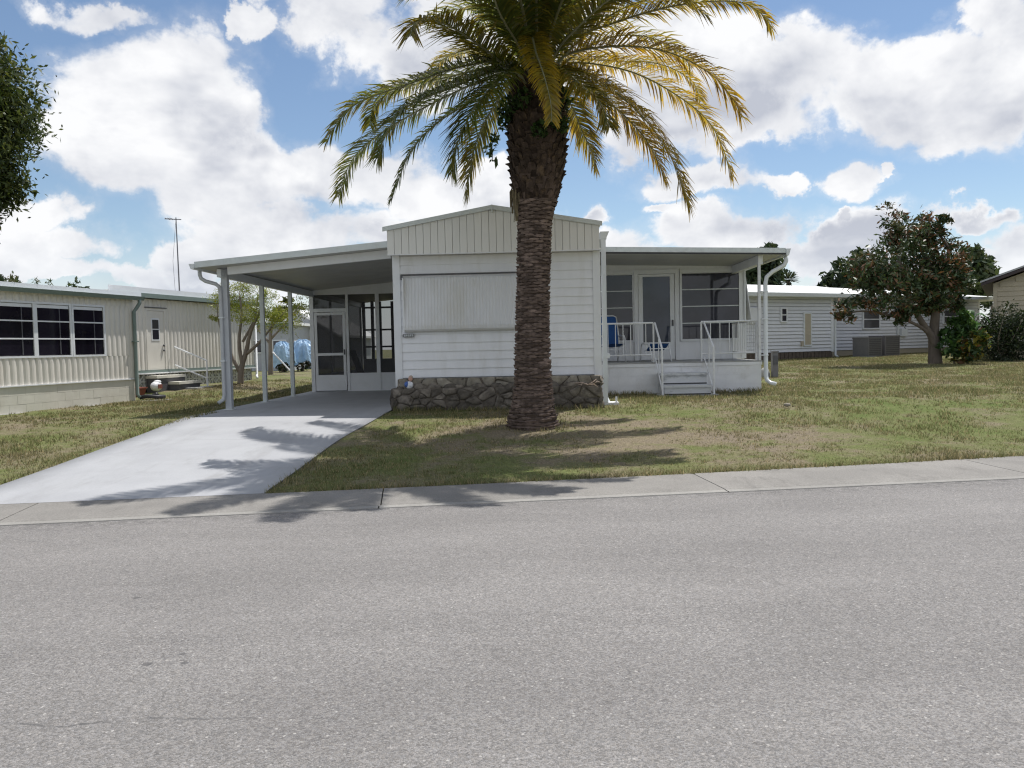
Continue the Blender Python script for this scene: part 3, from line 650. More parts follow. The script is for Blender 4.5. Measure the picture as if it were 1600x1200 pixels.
def porch():
    H = home
    PX0, PX1, PY0, PY1 = 1.20, 4.96, 17.9, 20.3
    pl = Bx('porch_platform', 'block', H, PX0, PX1, PY0, 20.28, -.1, .60)
    # block courses just read through the paint
    for r, (z0, z1) in enumerate(((-.05, .1905), (.193, .397), (.3995, .600))):
        xs = np.arange(PX0-(.2 if r % 2 else 0), PX1, .40)
        for x in xs:
            a, b = max(x, PX0)+.0012, min(x+.40, PX1)-.0012
            if b-a > .05: Bx('block', 'block', pl, a, b, PY0-.008, PY0+.05, z0, z1)
    Bx('deck_edge', 'block', H, PX0, PX1+.015, PY0-.025, PY0+.06, .602, .672); Bx('deck', 'slab', H, PX0, PX1+.02, PY0-.03, 20.29, .675, .70)
    # room wall behind
    w = Bx('porch_wall', 'white', H, 1.15, 5.22, 20.33, 28.0, .0, 3.20)
    WY = 20.30
    Bx('wall_head', 'white', H, 1.2, 5.22, WY, WY+.03, 2.97, 3.21)
    Bx('knee_wall', 'white', H, 1.2, 2.46, WY, WY+.03, .70, 1.16); Bx('knee_wall', 'white', H, 3.58, 5.22, WY, WY+.03, .70, 1.16)
    for i in range(4): Bx('panel_batten', 'trim', H, 3.58+i*.52, 3.60+i*.52, WY-.008, WY, .70, 1.16)
    Bx('corner_trim', 'trim', H, 5.13, 5.25, WY-.02, WY+.05, .70, 3.0)
    for (a, b) in ((1.30, 2.42), (3.66, 5.08)):
        f = MB().box(a-.05, b+.05, WY-.02, WY+.03, 2.86, 2.97).build('window', 'trim', H)
        Bx('sill', 'trim', f, a-.05, b+.05, WY-.045, WY+.03, 1.16, 1.205)
        Bx('jamb', 'trim', f, a-.05, a, WY-.025, WY+.03, 1.205, 2.86); Bx('jamb', 'trim', f, b, b+.05, WY-.025, WY+.03, 1.205, 2.86)
        zs = [1.205, 1.61, 2.03, 2.45, 2.86]
        for k in range(4):
            Bx('pane', 'pane', f, a, b, WY+.012, WY+.02, zs[k]+.012, zs[k+1]-.012)
            if k: Bx('sash_bar', 'alu', f, a, b, WY-.004, WY+.02, zs[k]-.012, zs[k]+.012)
    # door in a wide frame
    Bx('door_frame', 'trim', H, 2.46, 2.56, WY-.05, WY+.03, .70, 2.97); Bx('door_frame', 'trim', H, 3.48, 3.58, WY-.05, WY+.03, .70, 2.97)
    Bx('door_frame', 'trim', H, 2.56, 3.48, WY-.05, WY+.03, 2.86, 2.968)
    dr = Bx('porch_door', 'trim', H, 2.57, 3.47, WY-.03, WY+.01, .71, 1.15)
    Bx('stile', 'trim', dr, 2.57, 2.68, WY-.032, WY+.01, 1.15, 2.85); Bx('stile', 'trim', dr, 3.36, 3.47, WY-.032, WY+.01, 1.15, 2.85)
    Bx('rail', 'trim', dr, 2.68, 3.36, WY-.03, WY+.01, 2.79, 2.85); Bx('pane', 'pane_door', dr, 2.68, 3.36, WY-.012, WY, 1.15, 2.79)
    Bx('handle', 'iron', dr, 3.40, 3.43, WY-.09, WY-.033, 1.55, 1.70)
    # porch roof
    RX0, RX1, RF = 1.22, 5.43, 17.66
    def un(x): return 3.125-(x-1.2)*.030
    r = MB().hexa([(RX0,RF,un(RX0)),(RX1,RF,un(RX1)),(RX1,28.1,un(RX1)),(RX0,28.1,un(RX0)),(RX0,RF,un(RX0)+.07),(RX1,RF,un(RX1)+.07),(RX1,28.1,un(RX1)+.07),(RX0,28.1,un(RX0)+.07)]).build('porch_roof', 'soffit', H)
    MB().hexa([(RX0,RF-.03,un(RX0)+.025),(RX1,RF-.03,un(RX1)+.025),(RX1,RF-.002,un(RX1)+.025),(RX0,RF-.002,un(RX0)+.025),(RX0,RF-.03,un(RX0)+.135),(RX1,RF-.03,un(RX1)+.13),(RX1,RF-.002,un(RX1)+.13),(RX0,RF-.002,un(RX0)+.135)]).build('roof_edge', 'alu', r)
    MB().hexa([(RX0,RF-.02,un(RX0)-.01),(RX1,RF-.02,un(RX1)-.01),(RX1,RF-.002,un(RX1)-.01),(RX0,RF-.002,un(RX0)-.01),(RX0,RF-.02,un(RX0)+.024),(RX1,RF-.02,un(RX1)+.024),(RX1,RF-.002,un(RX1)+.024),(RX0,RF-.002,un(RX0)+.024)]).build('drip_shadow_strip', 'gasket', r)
    MB().hexa([(RX0,RF,un(RX0)+.072),(RX1,RF,un(RX1)+.072),(RX1,28.1,un(RX1)+.072),(RX0,28.1,un(RX0)+.072),(RX0,RF,un(RX0)+.12),(RX1,RF,un(RX1)+.12),(RX1,28.1,un(RX1)+.12),(RX0,28.1,un(RX0)+.12)]).build('roof_skin', 'rooftop', r)
    MB().prism([(5.432,3.02),(5.44,2.965),(5.49,2.965),(5.53,3.11),(5.432,3.11)], 'y', RF-.06, 27.9).build('gutter', 'gutter', H)
    Bx('side_beam', 'trim', H, 4.90, 5.00, PY0-.03, 20.28, 2.82, un(4.95)-.005)
    Bx('post', 'rail', H, 4.90, 4.955, PY0-.02, PY0+.05, .70, 2.82)
    d = MB().tube([(5.47,17.75,2.97),(5.47,17.75,2.86),(5.44,17.78,2.77),(5.20,17.84,2.64),(5.08,17.86,2.53),(5.05,17.86,2.38),(5.05,17.86,.36),(5.06,17.83,.26),(5.12,17.76,.20),(5.21,17.68,.175)], .046, 10).build('downspout', 'gutter', H, smooth=True)
    for z in (.8, 1.6, 2.2): Bx('strap', 'gutter', d, 4.96, 5.10, 17.81, 17.91, z, z+.022)
    Bx('awning_prop', 'gutter', H, 5.20, 5.24, 20.24, 20.28, 1.5, 2.9)
    # hinged-out shutter on the far side of the room
    MB().hexa([(5.26,20.5,2.85),(5.28,20.5,2.85),(5.28,22.6,2.85),(5.26,22.6,2.85),(5.24,20.5,2.95),(5.26,20.5,2.95),(5.26,22.6,2.95),(5.24,22.6,2.95)]).build('shutter_hinge', 'trim', H)
    MB().hexa([(5.44,20.45,1.55),(5.46,20.45,1.55),(5.46,22.6,1.55),(5.44,22.6,1.55),(5.26,20.45,2.86),(5.28,20.45,2.86),(5.28,22.6,2.86),(5.26,22.6,2.86)]).build('side_shutter', 'shutter', H)
    # railings
    def railing(a, b, n, first=True):
        a = Vector(a); b = Vector(b); dirv = (b-a).normalized()
        rl = MB().tube([a+Vector((0,0,.88)), b+Vector((0,0,.88))], .021, 6).build('railing', 'rail', H)
        MB().tube([a+Vector((0,0,.17)), b+Vector((0,0,.17))], .016, 6).build('bottom_rail', 'rail', rl)
        for p in (a, b): MB().tube([p, p+Vector((0,0,.88))], .021, 6).build('post', 'rail', rl)
        for i in range(1, n+1):
            p = a+(b-a)*(i/(n+1)); MB().tube([p+Vector((0,0,.17)), p+Vector((0,0,.88))], .010, 5).build('baluster', 'rail', rl)
    railing((1.42, 17.97, .70), (2.60, 17.97, .70), 6)
    railing((3.66, 17.97, .70), (4.90, 17.97, .70), 5)
    railing((4.90, 18.10, .70), (4.90, 20.22, .70), 12)
porch()

# stone planter along the foot of the front wall
def clip(poly, n, d):
    out = []
    for i in range(len(poly)):
        a, b = poly[i], poly[(i+1) % len(poly)]; da, db = a[0]*n[0]+a[1]*n[1]-d, b[0]*n[0]+b[1]*n[1]-d
        if da <= 0: out.append(a)
        if da*db < 0: t = da/(da-db); out.append((a[0]+(b[0]-a[0])*t, a[1]+(b[1]-a[1])*t))
    return out
def rubble(parent, u0, u1, z0, z1, nu, nz, place, mat, depth, rnd):
    """irregular fitted stones over a rectangle; place(u, z, out) gives the point"""
    pts = []
    for j in range(nz):
        for i in range(nu+(j % 2)):
            pts.append((u0+(u1-u0)*(i+.5-.25*(j % 2)+rnd.uniform(-.6, .6))/nu, z0+(z1-z0)*(j+.5+rnd.uniform(-.40, .40))/nz))
    for k, p in enumerate(pts):
        poly = [(u0,z0),(u1,z0),(u1,z1),(u0,z1)]
        for q in pts:
            if q is p: continue
            n = (q[0]-p[0], q[1]-p[1])
            if abs(n[0]) > 1.1: continue
            n = (n[0]*.45, n[1]); l = math.hypot(*n)
            poly = clip(poly, n, n[0]*(p[0]+q[0])/2+n[1]*(p[1]+q[1])/2-l*(.003+rnd.uniform(0, .03)*l))
            if len(poly) < 3: break
        if len(poly) < 3: continue
        cx = sum(a[0] for a in poly)/len(poly); cz = sum(a[1] for a in poly)/len(poly)
        # soften corners
        pp = []
        for i in range(len(poly)):
            a, b = poly[i], poly[(i+1) % len(poly)]
            if math.hypot(b[0]-a[0], b[1]-a[1]) < .02: continue
            for t in (.13, .87): pp.append((a[0]+(b[0]-a[0])*t, a[1]+(b[1]-a[1])*t))
        n = len(pp)
        if n < 4: continue
        bulge = depth*rnd.uniform(.25, 1.6); tx, tz_ = rnd.uniform(-.22, .22), rnd.uniform(-.25, .30)
        V = []
        for (s, o) in ((1, -.02), (.985, bulge*.45), (.86, bulge*.86), (.52, bulge*1.04)):
            for a in pp:
                u = cx+(a[0]-cx)*s+rnd.uniform(-.012, .012)*(s < 1); z = cz+(a[1]-cz)*s+rnd.uniform(-.010, .010)*(s < 1)
                V.append(place(u, z, o+(u-cx)*tx*(o > 0)+(z-cz)*tz_*(o > 0)+rnd.uniform(-.014, .014)*(s < 1)))
        F = [(r*n+i, r*n+(i+1) % n, (r+1)*n+(i+1) % n, (r+1)*n+i) for r in range(3) for i in range(n)]+[tuple(3*n+i for i in range(n))]
        MB().add(V, F).build('stone', mat, parent, smooth=True)
def planter():
    T = thing('stone_planter', 'low dry rubble-stone planter along the foot of the white front wall', 'stone wall', (-.78, 14.4, 0))
    r = random.Random(5)
    FY = 14.42
    Bx('core', 'mortar', T, -2.66, 1.14, FY, 14.74, -.05, .40)
    Bx('upper_core', 'mortar', T, -2.55, 1.14, FY+.12, 14.735, .40, .565)
    rubble(T, -2.66, 1.15, -.04, .40, 14, 4, lambda u, z, o: (u, FY-o, z), 'stone', .034, r)
    rubble(T, -2.56, 1.15, .40, .575, 15, 1, lambda u, z, o: (u, FY+.12-o, z), 'capstone', .03, r)
    rubble(T, FY-.03, 14.74, -.04, .40, 2, 2, lambda u, z, o: (-2.66-o, u, z), 'stone', .022, r)
    rubble(T, FY-.03, 14.74, -.04, .56, 2, 3, lambda u, z, o: (1.14+o, u, z), 'stone', .022, r)
    for i in range(13):                            # loose stones lying on the ledge
        x = -2.5+i*.28+r.uniform(-.08, .08); s = r.uniform(.05, .11)
        V = []; 
        for (k, zz) in ((1, 0), (1.05, .35), (.7, .7), (.3, .8)):
            for a in range(7): an = a*2*math.pi/7; V.append((x+math.cos(an)*s*1.4*k*r.uniform(.85, 1.15), FY+.05+math.sin(an)*s*.6*k, .395+zz*s*r.uniform(.8, 1.2)))
        F = [(q*7+i2, q*7+(i2+1) % 7, (q+1)*7+(i2+1) % 7, (q+1)*7+i2) for q in range(3) for i2 in range(7)]+[tuple(21+i2 for i2 in range(7))]
        MB().add(V, F).build('stone', 'stone', T, smooth=True)
planter()

# steps up to the porch, with their sloping hand rails
def steps():
    T = thing('porch_steps', 'short flight of peeling white steps with thin sloping handrails up to the porch', 'steps', (3.2, 17.1, 0))
    x0, x1 = 2.68, 3.66
    Bx('footing', 'slab', T, x0-.12, x1+.14, 16.86, 17.86, -.06, .02)
    for (y0, z0, z1) in ((16.98, .02, .225), (17.42, .225, .465)):
        Bx('riser', 'peel', T, x0, x1, y0+.03, 17.86, z0, z1-.05)
        Bx('tread', 'peel', T, x0-.02, x1+.02, y0, y0+.50 if z1 < .3 else 17.865, z1-.048, z1)
        Bx('nosing_gap', 'gasket', T, x0, x1, y0+.024, y0+.0295, z0+.002, z0+.03)
    for x in (x0-.05, x1+.05):
        hr = MB().tube([(x,17.94,1.575),(x,16.98,1.02),(x,16.95,.0)], .022, 6).build('handrail', 'rail', T)
        MB().tube([(x,17.94,.80),(x,17.0,.12)], .014, 6).build('lower_bar', 'rail', hr)
        MB().tube([(x,17.42,.46),(x,17.42,1.26)], .012, 5).build('stanchion', 'rail', hr)
        Bx('foot_block', 'slab', hr, x-.08, x+.08, 16.87, 17.03, -.05, .03)
steps()

# porch chairs
def chair(loc, rz, label):
    T = thing('patio_chair', label, 'chair', loc, rz, 'blue sling chairs on the porch', local=True)
    for s in (-1, 1):
        x = s*.27
        MB().tube([(x,-.30,0),(x,-.27,.30),(x,-.24,.56),(x,-.18,.62),(x,.05,.63),(x,.24,.62)], .016, 7).build('arm', 'chair', T, smooth=True)
        MB().tube([(x,.34,0),(x,.20,.36),(x,.24,.62),(x,.40,1.08)], .016, 7).build('back_post', 'chair', T, smooth=True)
        MB().tube([(x,-.25,.42),(x,.19,.36)], .013, 6).build('seat_rail', 'chair', T)
    MB().tube([(-.27,.40,1.08),(-.2,.415,1.12),(.2,.415,1.12),(.27,.40,1.08)], .016, 7).build('top_bar', 'chair', T, smooth=True)
    MB().tube([(-.27,-.27,.30),(.27,-.27,.30)], .012, 6).build('front_bar', 'chair', T)
    V = []; n = 9
    for i in range(n):
        u = -.25+.5*i/(n-1); sag = -.02*(1-(u/.25)**2)
        for (y, z) in ((-.27,.43),(-.05,.39+sag),(.12,.365+sag),(.20,.37)): V.append((u, y, z))
    MB().add(V, [(i*4+j, (i+1)*4+j, (i+1)*4+j+1, i*4+j+1) for i in range(n-1) for j in range(3)]).build('seat', 'sling', T, smooth=True)
    V = []
    for i in range(n):
        u = -.25+.5*i/(n-1); sag = .02*(1-(u/.25)**2)
        for (y, z) in ((.205,.38),(.235+sag,.62),(.32+sag,.85),(.405,1.10)): V.append((u, y, z))
    MB().add(V, [(i*4+j, (i+1)*4+j, (i+1)*4+j+1, i*4+j+1) for i in range(n-1) for j in range(3)]).build('backrest', 'sling', T, smooth=True)
    return T
chair((1.78, 19.35, .70), R(12), 'tall-backed blue sling chair standing behind the porch railing beside the house wall')
ot = thing('footstool', 'low blue sling footstool with curved white legs in front of the porch door', 'footstool', (2.76, 18.75, .70), R(-75), local=True)
for y in (-.24, .24):
    MB().tube([(-.34,y,0),(-.30,y,.32),(-.24,y,.41),(-.12,y,.42),(.14,y,.40),(.24,y,.34),(.34,y,0)], .016, 7).build('leg', 'chair', ot, smooth=True)
MB().tube([(-.27,-.24,.30),(-.27,.24,.30)], .012, 6).build('crossbar', 'chair', ot); MB().tube([(.27,-.24,.30),(.27,.24,.30)], .012, 6).build('crossbar', 'chair', ot)
MB().add([(x, y, .33+.36*x-.05*(1-(x/.24)**2)) for x in np.linspace(-.24, .24, 7) for y in (-.23, .23)], [(i*2, i*2+2, i*2+3, i*2+1) for i in range(6)]).build('seat', 'sling', ot, smooth=True)

# small things on and by the planter
fg = thing('garden_figurine', 'small blue and white garden figurine sitting on one end of the stone planter', 'figurine', (-2.33, 14.46, .40))
def blob(c, r, nu=10, nv=7):
    V = [(c[0]+r[0]*math.sin(math.pi*j/nv)*math.cos(2*math.pi*i/nu), c[1]+r[1]*math.sin(math.pi*j/nv)*math.sin(2*math.pi*i/nu), c[2]-r[2]*math.cos(math.pi*j/nv)) for j in range(nv+1) for i in range(nu)]
    return V, [(j*nu+i, j*nu+(i+1) % nu, (j+1)*nu+(i+1) % nu, (j+1)*nu+i) for j in range(nv) for i in range(nu)]
def Bl(name, mat, parent, c, r, **k): return MB().add(*blob(c, r, **k)).build(name, mat, parent, smooth=True)
Bl('robe', 'ceramic', fg, (-2.33,14.46,.46), (.075,.06,.075)); Bl('cloak', 'paintblue', fg, (-2.375,14.45,.475), (.05,.058,.055))
Bl('head', 'skin', fg, (-2.31,14.46,.575), (.042,.04,.048)); Bl('hat', 'twig', fg, (-2.305,14.465,.61), (.038,.036,.03))
Bl('arm', 'ceramic', fg, (-2.28,14.41,.47), (.026,.03,.05))
tw = thing('dry_twig', 'bleached forked twig lying on the right end of the stone planter', 'twig', (.95, 14.38, .40))
for pts in ([(.68,14.40,.44),(.80,14.35,.45),(.90,14.34,.41),(1.0,14.33,.42),(1.08,14.34,.36)], [(.90,14.34,.41),(.99,14.32,.46),(1.05,14.33,.51)], [(1.0,14.33,.42),(1.06,14.31,.47),(1.12,14.33,.45)], [(.80,14.35,.45),(.78,14.33,.41),(.72,14.33,.42)]):
    MB().tube(pts, [.010]*(len(pts)-1)+[.004], 5).build('branch', 'twig', tw, smooth=True)
pd = thing('cleanout_pad', 'small white concrete pad with a short upright pipe beside the right house corner', 'concrete pad', (1.38, 15.0, 0))
Bx('pad', 'block', pd, 1.20, 1.50, 14.86, 15.16, -.05, .045); MB().tube([(1.455,14.9,.04),(1.455,14.9,.15)], .018, 8).build('pipe', 'trim', pd)
lb = thing('leaning_board', 'long dark board leaning inside the screened carport room', 'board', (-5.0, 23.5, .02))
MB().hexa([(-5.1,23.2,.02),(-4.9,23.2,.02),(-4.9,23.25,.02),(-5.1,23.25,.02),(-5.75,24.3,1.1),(-5.55,24.3,1.1),(-5.55,24.35,1.1),(-5.75,24.35,1.1)]).build('plank', 'black', lb)
st = thing('storage_chest', 'dark low storage chest at the back of the screened carport room', 'chest', (-3.9, 26.6, .02))
Bx('box', 'black', st, -4.5, -3.2, 26.3, 26.9, .02, .75); Bx('lid', 'dark', st, -4.53, -3.17, 26.27, 26.93, .752, .80)

# ------------------------------------------------------------------ the palm
def catmull(P, n):
    P = [np.array(p, float) for p in P]; P = [2*P[0]-P[1]]+P+[2*P[-1]-P[-2]]
    pts = []
    segs = len(P)-3
    for k in range(n+1):
        t = k/n*segs; i = min(int(t), segs-1); t -= i
        a, b, c, d = P[i:i+4]
        pts.append(.5*((2*b)+(-a+c)*t+(2*a-5*b+4*c-d)*t*t+(-a+3*b-3*c+d)*t**3))
    return np.array(pts)
def make_frond(parent, ctrl, yellow, pairs=185, lmax=.45, shaft=True, rnd=rng, taper=1.0, sparse=.0):
    P = catmull(ctrl, 60)
    seg = np.linalg.norm(np.diff(P, axis=0), axis=1); s = np.concatenate([[0], np.cumsum(seg)]); s /= s[-1]
    V = []; F = []; C = []
    yg = np.array([.43, .29, .020]); gr = np.array([.082, .122, .034]); ol = np.array([.11, .12, .04])
    for side in (-1, 1):
        for k in range(pairs):
            t = .12+.875*(k+rnd.uniform(-.3, .3))/pairs
            if t > .995: t = .995
            if rnd.random() < sparse: continue
            p = np.array([np.interp(t, s, P[:, i]) for i in range(3)])
            q = np.array([np.interp(min(t+.02, 1), s, P[:, i]) for i in range(3)]); q0 = np.array([np.interp(max(t-.02, 0), s, P[:, i]) for i in range(3)])
            tan = q-q0; tan /= np.linalg.norm(tan)
            sidev = np.cross(tan, (0, 0, 1.)); ln = np.linalg.norm(sidev)
            sidev = sidev/ln if ln > .05 else np.array([1., 0, 0])
            up = np.cross(sidev, tan)
            prof = min(1, (t-.05)/.22)**.8*(1-.60*max(0, (t-.5)/.5)**2.2)*taper
            L = lmax*prof*rnd.uniform(.85, 1.1)
            fwd = .55+.55*t+rnd.normal(0, .07); v = .40*(1-.7*t)+rnd.normal(0, .22)
            d = sidev*side*1.0+tan*fwd+up*v; d /= np.linalg.norm(d)
            mid = p+d*L*.5; tip = p+d*L+np.array([0, 0, -1.])*L*(.16+.16*rnd.random())
            w = np.cross(d, up); w /= np.linalg.norm(w)+1e-9
            tw = rnd.uniform(-.5, .5); w = w*math.cos(tw)+up*math.sin(tw)
            hw = .0132*rnd.uniform(.8, 1.2)
            o = len(V)
            V += [p-w*hw*.5, p+w*hw*.5, mid+w*hw, mid-w*hw, tip+w*.002, tip-w*.002]
            F += [(o, o+1, o+2, o+3), (o+3, o+2, o+4, o+5)]
            y = np.clip(yellow+rnd.normal(0, .14)+.15*(t-.5), 0, 1)
            yb = max(0, y-.25)*.85
            base = (gr*(1-yb)+yg*yb)*.8+ol*.2; tipc = gr*(1-y)+yg*y
            if rnd.random() < .05: tipc = np.array([.20, .13, .06])
            lv = rnd.uniform(.75, 1.25)
            mdc = base*.45+tipc*.55
            C += [base*lv*.9, base*lv*.9, mdc*lv, mdc*lv, tipc*lv, tipc*lv]
    fr = rawmesh('frond', V, F, 4, 'palmleaf', parent, C)
    rad = [max(.004, .022*(1-u)**.8) for u in np.linspace(0, 1, 25)]
    MB().tube(catmull(ctrl, 24), rad, 6).build('stem', 'rachis', fr, smooth=True)
    return fr

FR = [
  [(-0.29,11.9,5.14),(-0.74,11.2,5.3),(-1.15,10.5,5.32),(-1.42,10.1,5.17),(-1.48,10.0,4.96)],
  [(-0.28,12.0,5.32),(-1.01,11.6,5.13),(-1.7,11.3,4.82),(-2.41,11.2,4.55),(-2.73,11.2,4.25),(-2.87,11.2,4.02)],
  [(-0.29,12.4,5.42),(-1.32,12.8,5.39),(-2.2,13.2,5.35),(-2.62,13.4,5.16),(-2.73,13.5,4.85)],
  [(-0.33,11.7,5.14),(-1.05,11.0,4.66),(-1.61,10.6,4.31),(-1.87,10.4,3.93),(-2.01,10.4,3.57)],
  [(-0.35,12.5,5.34),(-1.33,12.8,5.1),(-2.43,13.2,4.69),(-3.02,13.4,4.28),(-3.3,13.5,3.68)],
  [(-0.34,12.2,5.21),(-0.86,12.0,4.79),(-1.43,11.9,4.41),(-1.82,11.9,4.0),(-2.14,11.9,3.28)],
  [(-0.23,11.6,5.04),(-0.57,11.0,4.61),(-0.82,10.7,4.19),(-0.99,10.6,3.79),(-1.06,10.6,3.42)],
  [(-0.15,12.6,5.39),(-0.58,13.1,5.06),(-0.89,13.4,4.64),(-1.05,13.5,4.14),(-1.12,13.5,3.62)],
  [(0.02,11.6,5.49),(0.07,10.9,5.02),(0.16,10.4,4.56),(0.23,10.2,4.17),(0.24,10.15,3.92)],
  [(0.48,12.2,5.61),(1.23,12.0,5.83),(2.13,11.8,5.97),(2.95,11.8,5.99),(3.31,11.8,5.8),(3.46,11.8,5.59)],
  [(0.48,12.2,5.44),(1.22,12.0,5.49),(1.95,11.9,5.36),(2.57,11.8,4.99),(2.89,11.8,4.61),(3.02,11.8,4.34)],
  [(0.49,12.6,5.48),(1.52,13.0,5.47),(2.38,13.3,5.13),(2.96,13.4,4.63),(3.27,13.4,3.82)],
  [(0.46,11.9,5.18),(1.12,11.5,4.71),(1.58,11.3,4.2),(1.91,11.2,3.64),(2.14,11.2,3.0)],
  [(0.48,12.3,5.25),(1.09,12.8,5.02),(1.61,13.0,4.61),(1.92,13.1,4.23),(2.12,13.1,3.73)],
  [(0.31,12.8,5.34),(0.62,13.5,5.15),(0.84,13.8,4.75),(1.01,13.9,4.39),(1.06,13.9,4.12)],
  [(0.4,11.5,5.0),(0.72,11.0,4.57),(0.92,10.8,4.29),(1.01,10.7,3.97)],
  [(0.51,13.0,5.65),(1.42,14.0,5.97),(2.28,14.6,6.1),(2.88,14.8,5.86),(3.07,14.9,5.49)],
  [(-0.21,13.0,5.68),(-0.77,14.0,6.1),(-1.2,14.6,6.44),(-1.65,14.9,6.39),(-1.84,15.0,6.14)],
  [(0.37,11.7,5.34),(0.65,11.0,5.41),(1.08,10.5,5.57),(1.6,10.2,5.54),(1.96,10.0,5.28)],
  [(-0.14,11.7,5.36),(-0.42,11.1,5.66),(-0.56,10.7,6.0),(-0.79,10.4,6.19),(-1.09,10.2,6.1)],
  [(0.1,11.8,5.47),(0.19,11.4,5.94),(0.37,11.1,6.48),(0.62,10.8,6.74),(0.93,10.5,6.65)],
]
FY = [.46,.18,.26,.06,.10,.02,.12,.38,.70,.66,1.0,.80,.84,.95,.58,.48,.75,.42,.42,.22,.28]
def palm():
    T = thing('palm_tree', 'tall stout palm with ringed trunk and yellowing arched fronds in the front lawn', 'palm', (-.08, 12.2, -.12))
    prof = [(-.22,.43,-.10),(-.08,.40,-.10),(.16,.345,-.09),(.55,.298,-.07),(.94,.283,-.07),(1.52,.268,-.06),(2.0,.262,-.04),(2.49,.263,-.02),(2.96,.27,0),(3.2,.30,.02),(3.35,.36,.04),(3.64,.42,.05),(4.02,.45,.06),(4.39,.45,.06),(4.78,.42,.08),(5.06,.37,.08),(5.34,.25,.08)]
    pz = [p[0] for p in prof]
    rad = lambda z: float(np.interp(z, pz, [p[1] for p in prof]))-.018; cx = lambda z: float(np.interp(z, pz, [p[2] for p in prof]))
    zs = np.linspace(-.22, 5.3, 60); V = []; n = 28
    for z in zs:
        for j in range(n):
            a = 2*math.pi*j/n; r = (rad(z)-.02)*(1+.02*math.sin(3*a+z)); V.append((cx(z)+r*math.cos(a), 12.2+r*math.sin(a), z))
    F = [(i*n+j, i*n+(j+1) % n, (i+1)*n+(j+1) % n, (i+1)*n+j) for i in range(59) for j in range(n)]
    MB().add(V, F).build('trunk', 'bark', T, smooth=True)
    # crossed leaf scars in offset rows
    V = []; F = []
    z = -.13; row = 0
    while z < 3.28:
        h = .047; m = 10; r = rad(z)
        for k in range(m):
            a0 = 2*math.pi*(k+.5*(row % 2))/m+rng.normal(0, .02); hw = math.pi/m*1.3*rng.uniform(.75, 1.25)
            pr = rng.uniform(.012, .034)*(1.5 if z < .15 else 1); dz = rng.normal(0, .009); hh = h*rng.uniform(.8, 1.2)
            def P(a, rr, zz): return (cx(zz)+rr*math.cos(a), 12.2+rr*math.sin(a), zz)
            o = len(V)
            V += [P(a0-hw, r-.012, z+dz), P(a0-hw*.45, r+pr*.8, z+dz+hh*.33), P(a0+hw*.1, r+pr, z+dz+hh*.42), P(a0+hw*.55, r+pr*.75, z+dz+hh*.3), P(a0+hw, r-.012, z+dz),
                  P(a0-hw*.4, r-.02, z+dz+hh*.62), P(a0+hw*.45, r-.02, z+dz+hh*.62), P(a0-hw*.4, r+pr*.3, z+dz-hh*.35), P(a0+hw*.4, r+pr*.3, z+dz-hh*.35)]
            F += [(o,o+1,o+5,o+5),(o+1,o+2,o+6,o+5),(o+2,o+3,o+6,o+6),(o+3,o+4,o+6,o+6),(o,o+7,o+1,o+1),(o+7,o+8,o+2,o+1),(o+8,o+3,o+2,o+2),(o+8,o+4,o+3,o+3)]
        z += h*.93; row += 1
    F = [tuple(dict.fromkeys(f)) for f in F]
    MB().add(V, F).build('leaf_scars', 'scar', T)['kind'] = 'stuff'
    # old sawn leaf bases on the swollen head of the trunk
    V = []; F = []; z = 3.22; row = 0
    while z < 5.15:
        m = 17; r = rad(z)
        for k in range(m):
            a0 = 2*math.pi*(k+.5*(row % 2))/m+rng.normal(0, .05); hw = math.pi/m*rng.uniform(.7, 1.05)
            pr = rng.uniform(.02, .075); hh = .135*rng.uniform(.75, 1.2); dz = rng.normal(0, .02)
            def P(a, rr, zz): return (cx(zz)+rr*math.cos(a), 12.2+rr*math.sin(a), zz)
            o = len(V)
            V += [P(a0-hw, r-.02, z+dz), P(a0+hw, r-.02, z+dz), P(a0+hw*.75, r+pr*.4, z+dz+hh*.8), P(a0-hw*.75, r+pr*.4, z+dz+hh*.8),
                  P(a0-hw*.45, r+pr, z+dz+hh), P(a0+hw*.45, r+pr*.9, z+dz+hh), P(a0+hw*.4, r-.02, z+dz+hh*1.15), P(a0-hw*.4, r-.02, z+dz+hh*1.15)]
            F += [(o,o+1,o+2,o+3),(o+3,o+2,o+5,o+4),(o+4,o+5,o+6,o+7),(o,o+3,o+4,o+7),(o+1,o+6,o+5,o+2)]
        z += .105; row += 1
    MB().add(V, F).build('leaf_bases', 'boot', T)['kind'] = 'stuff'
    ctr = [(.08, 12.2, 4.86)]
    for c, y in zip(FR, FY):
        d = np.array(c[0])-np.array(ctr[0]); st = np.array([.08, 12.2, 4.8])+d*.35
        thin = c[-1][0] == -2.14
        make_frond(T, [tuple(st)]+c, y, taper=.62 if thin else .66 if c[0][0] == .02 else 1.2 if c[-1][0] in (3.02, 2.14, -1.48, -2.01) else 1.1 if c[-1][0] in (-3.3, -1.06, 3.27, 2.12) else 1.0, sparse=.25 if thin else .03)
    # upper crown, mostly above the picture
    for tipx, tipy, tipz, y in ((-.6,8.8,5.45,.18),(-2.7,9.9,6.0,.15),(1.2,9.4,5.5,.32),(1.95,10.0,5.75,.4),(.1,9.3,5.55,.25),(-1.6,9.3,5.8,.18),(2.9,10.9,6.3,.45)):
        q0 = np.array([.08,12.2,5.1]); q1 = np.array([tipx,tipy,tipz]); h = q1-q0
        make_frond(T, [tuple(q0+h*np.array([.06,.06,0])+np.array([0,0,.15])), tuple(q0+h*np.array([.35,.35,.5])+np.array([0,0,.62])), tuple(q0+h*np.array([.70,.70,.8])+np.array([0,0,.70])), tuple(q0+h*np.array([.92,.92,.97])+np.array([0,0,.28])), tuple(q1)], y)
    n = 8
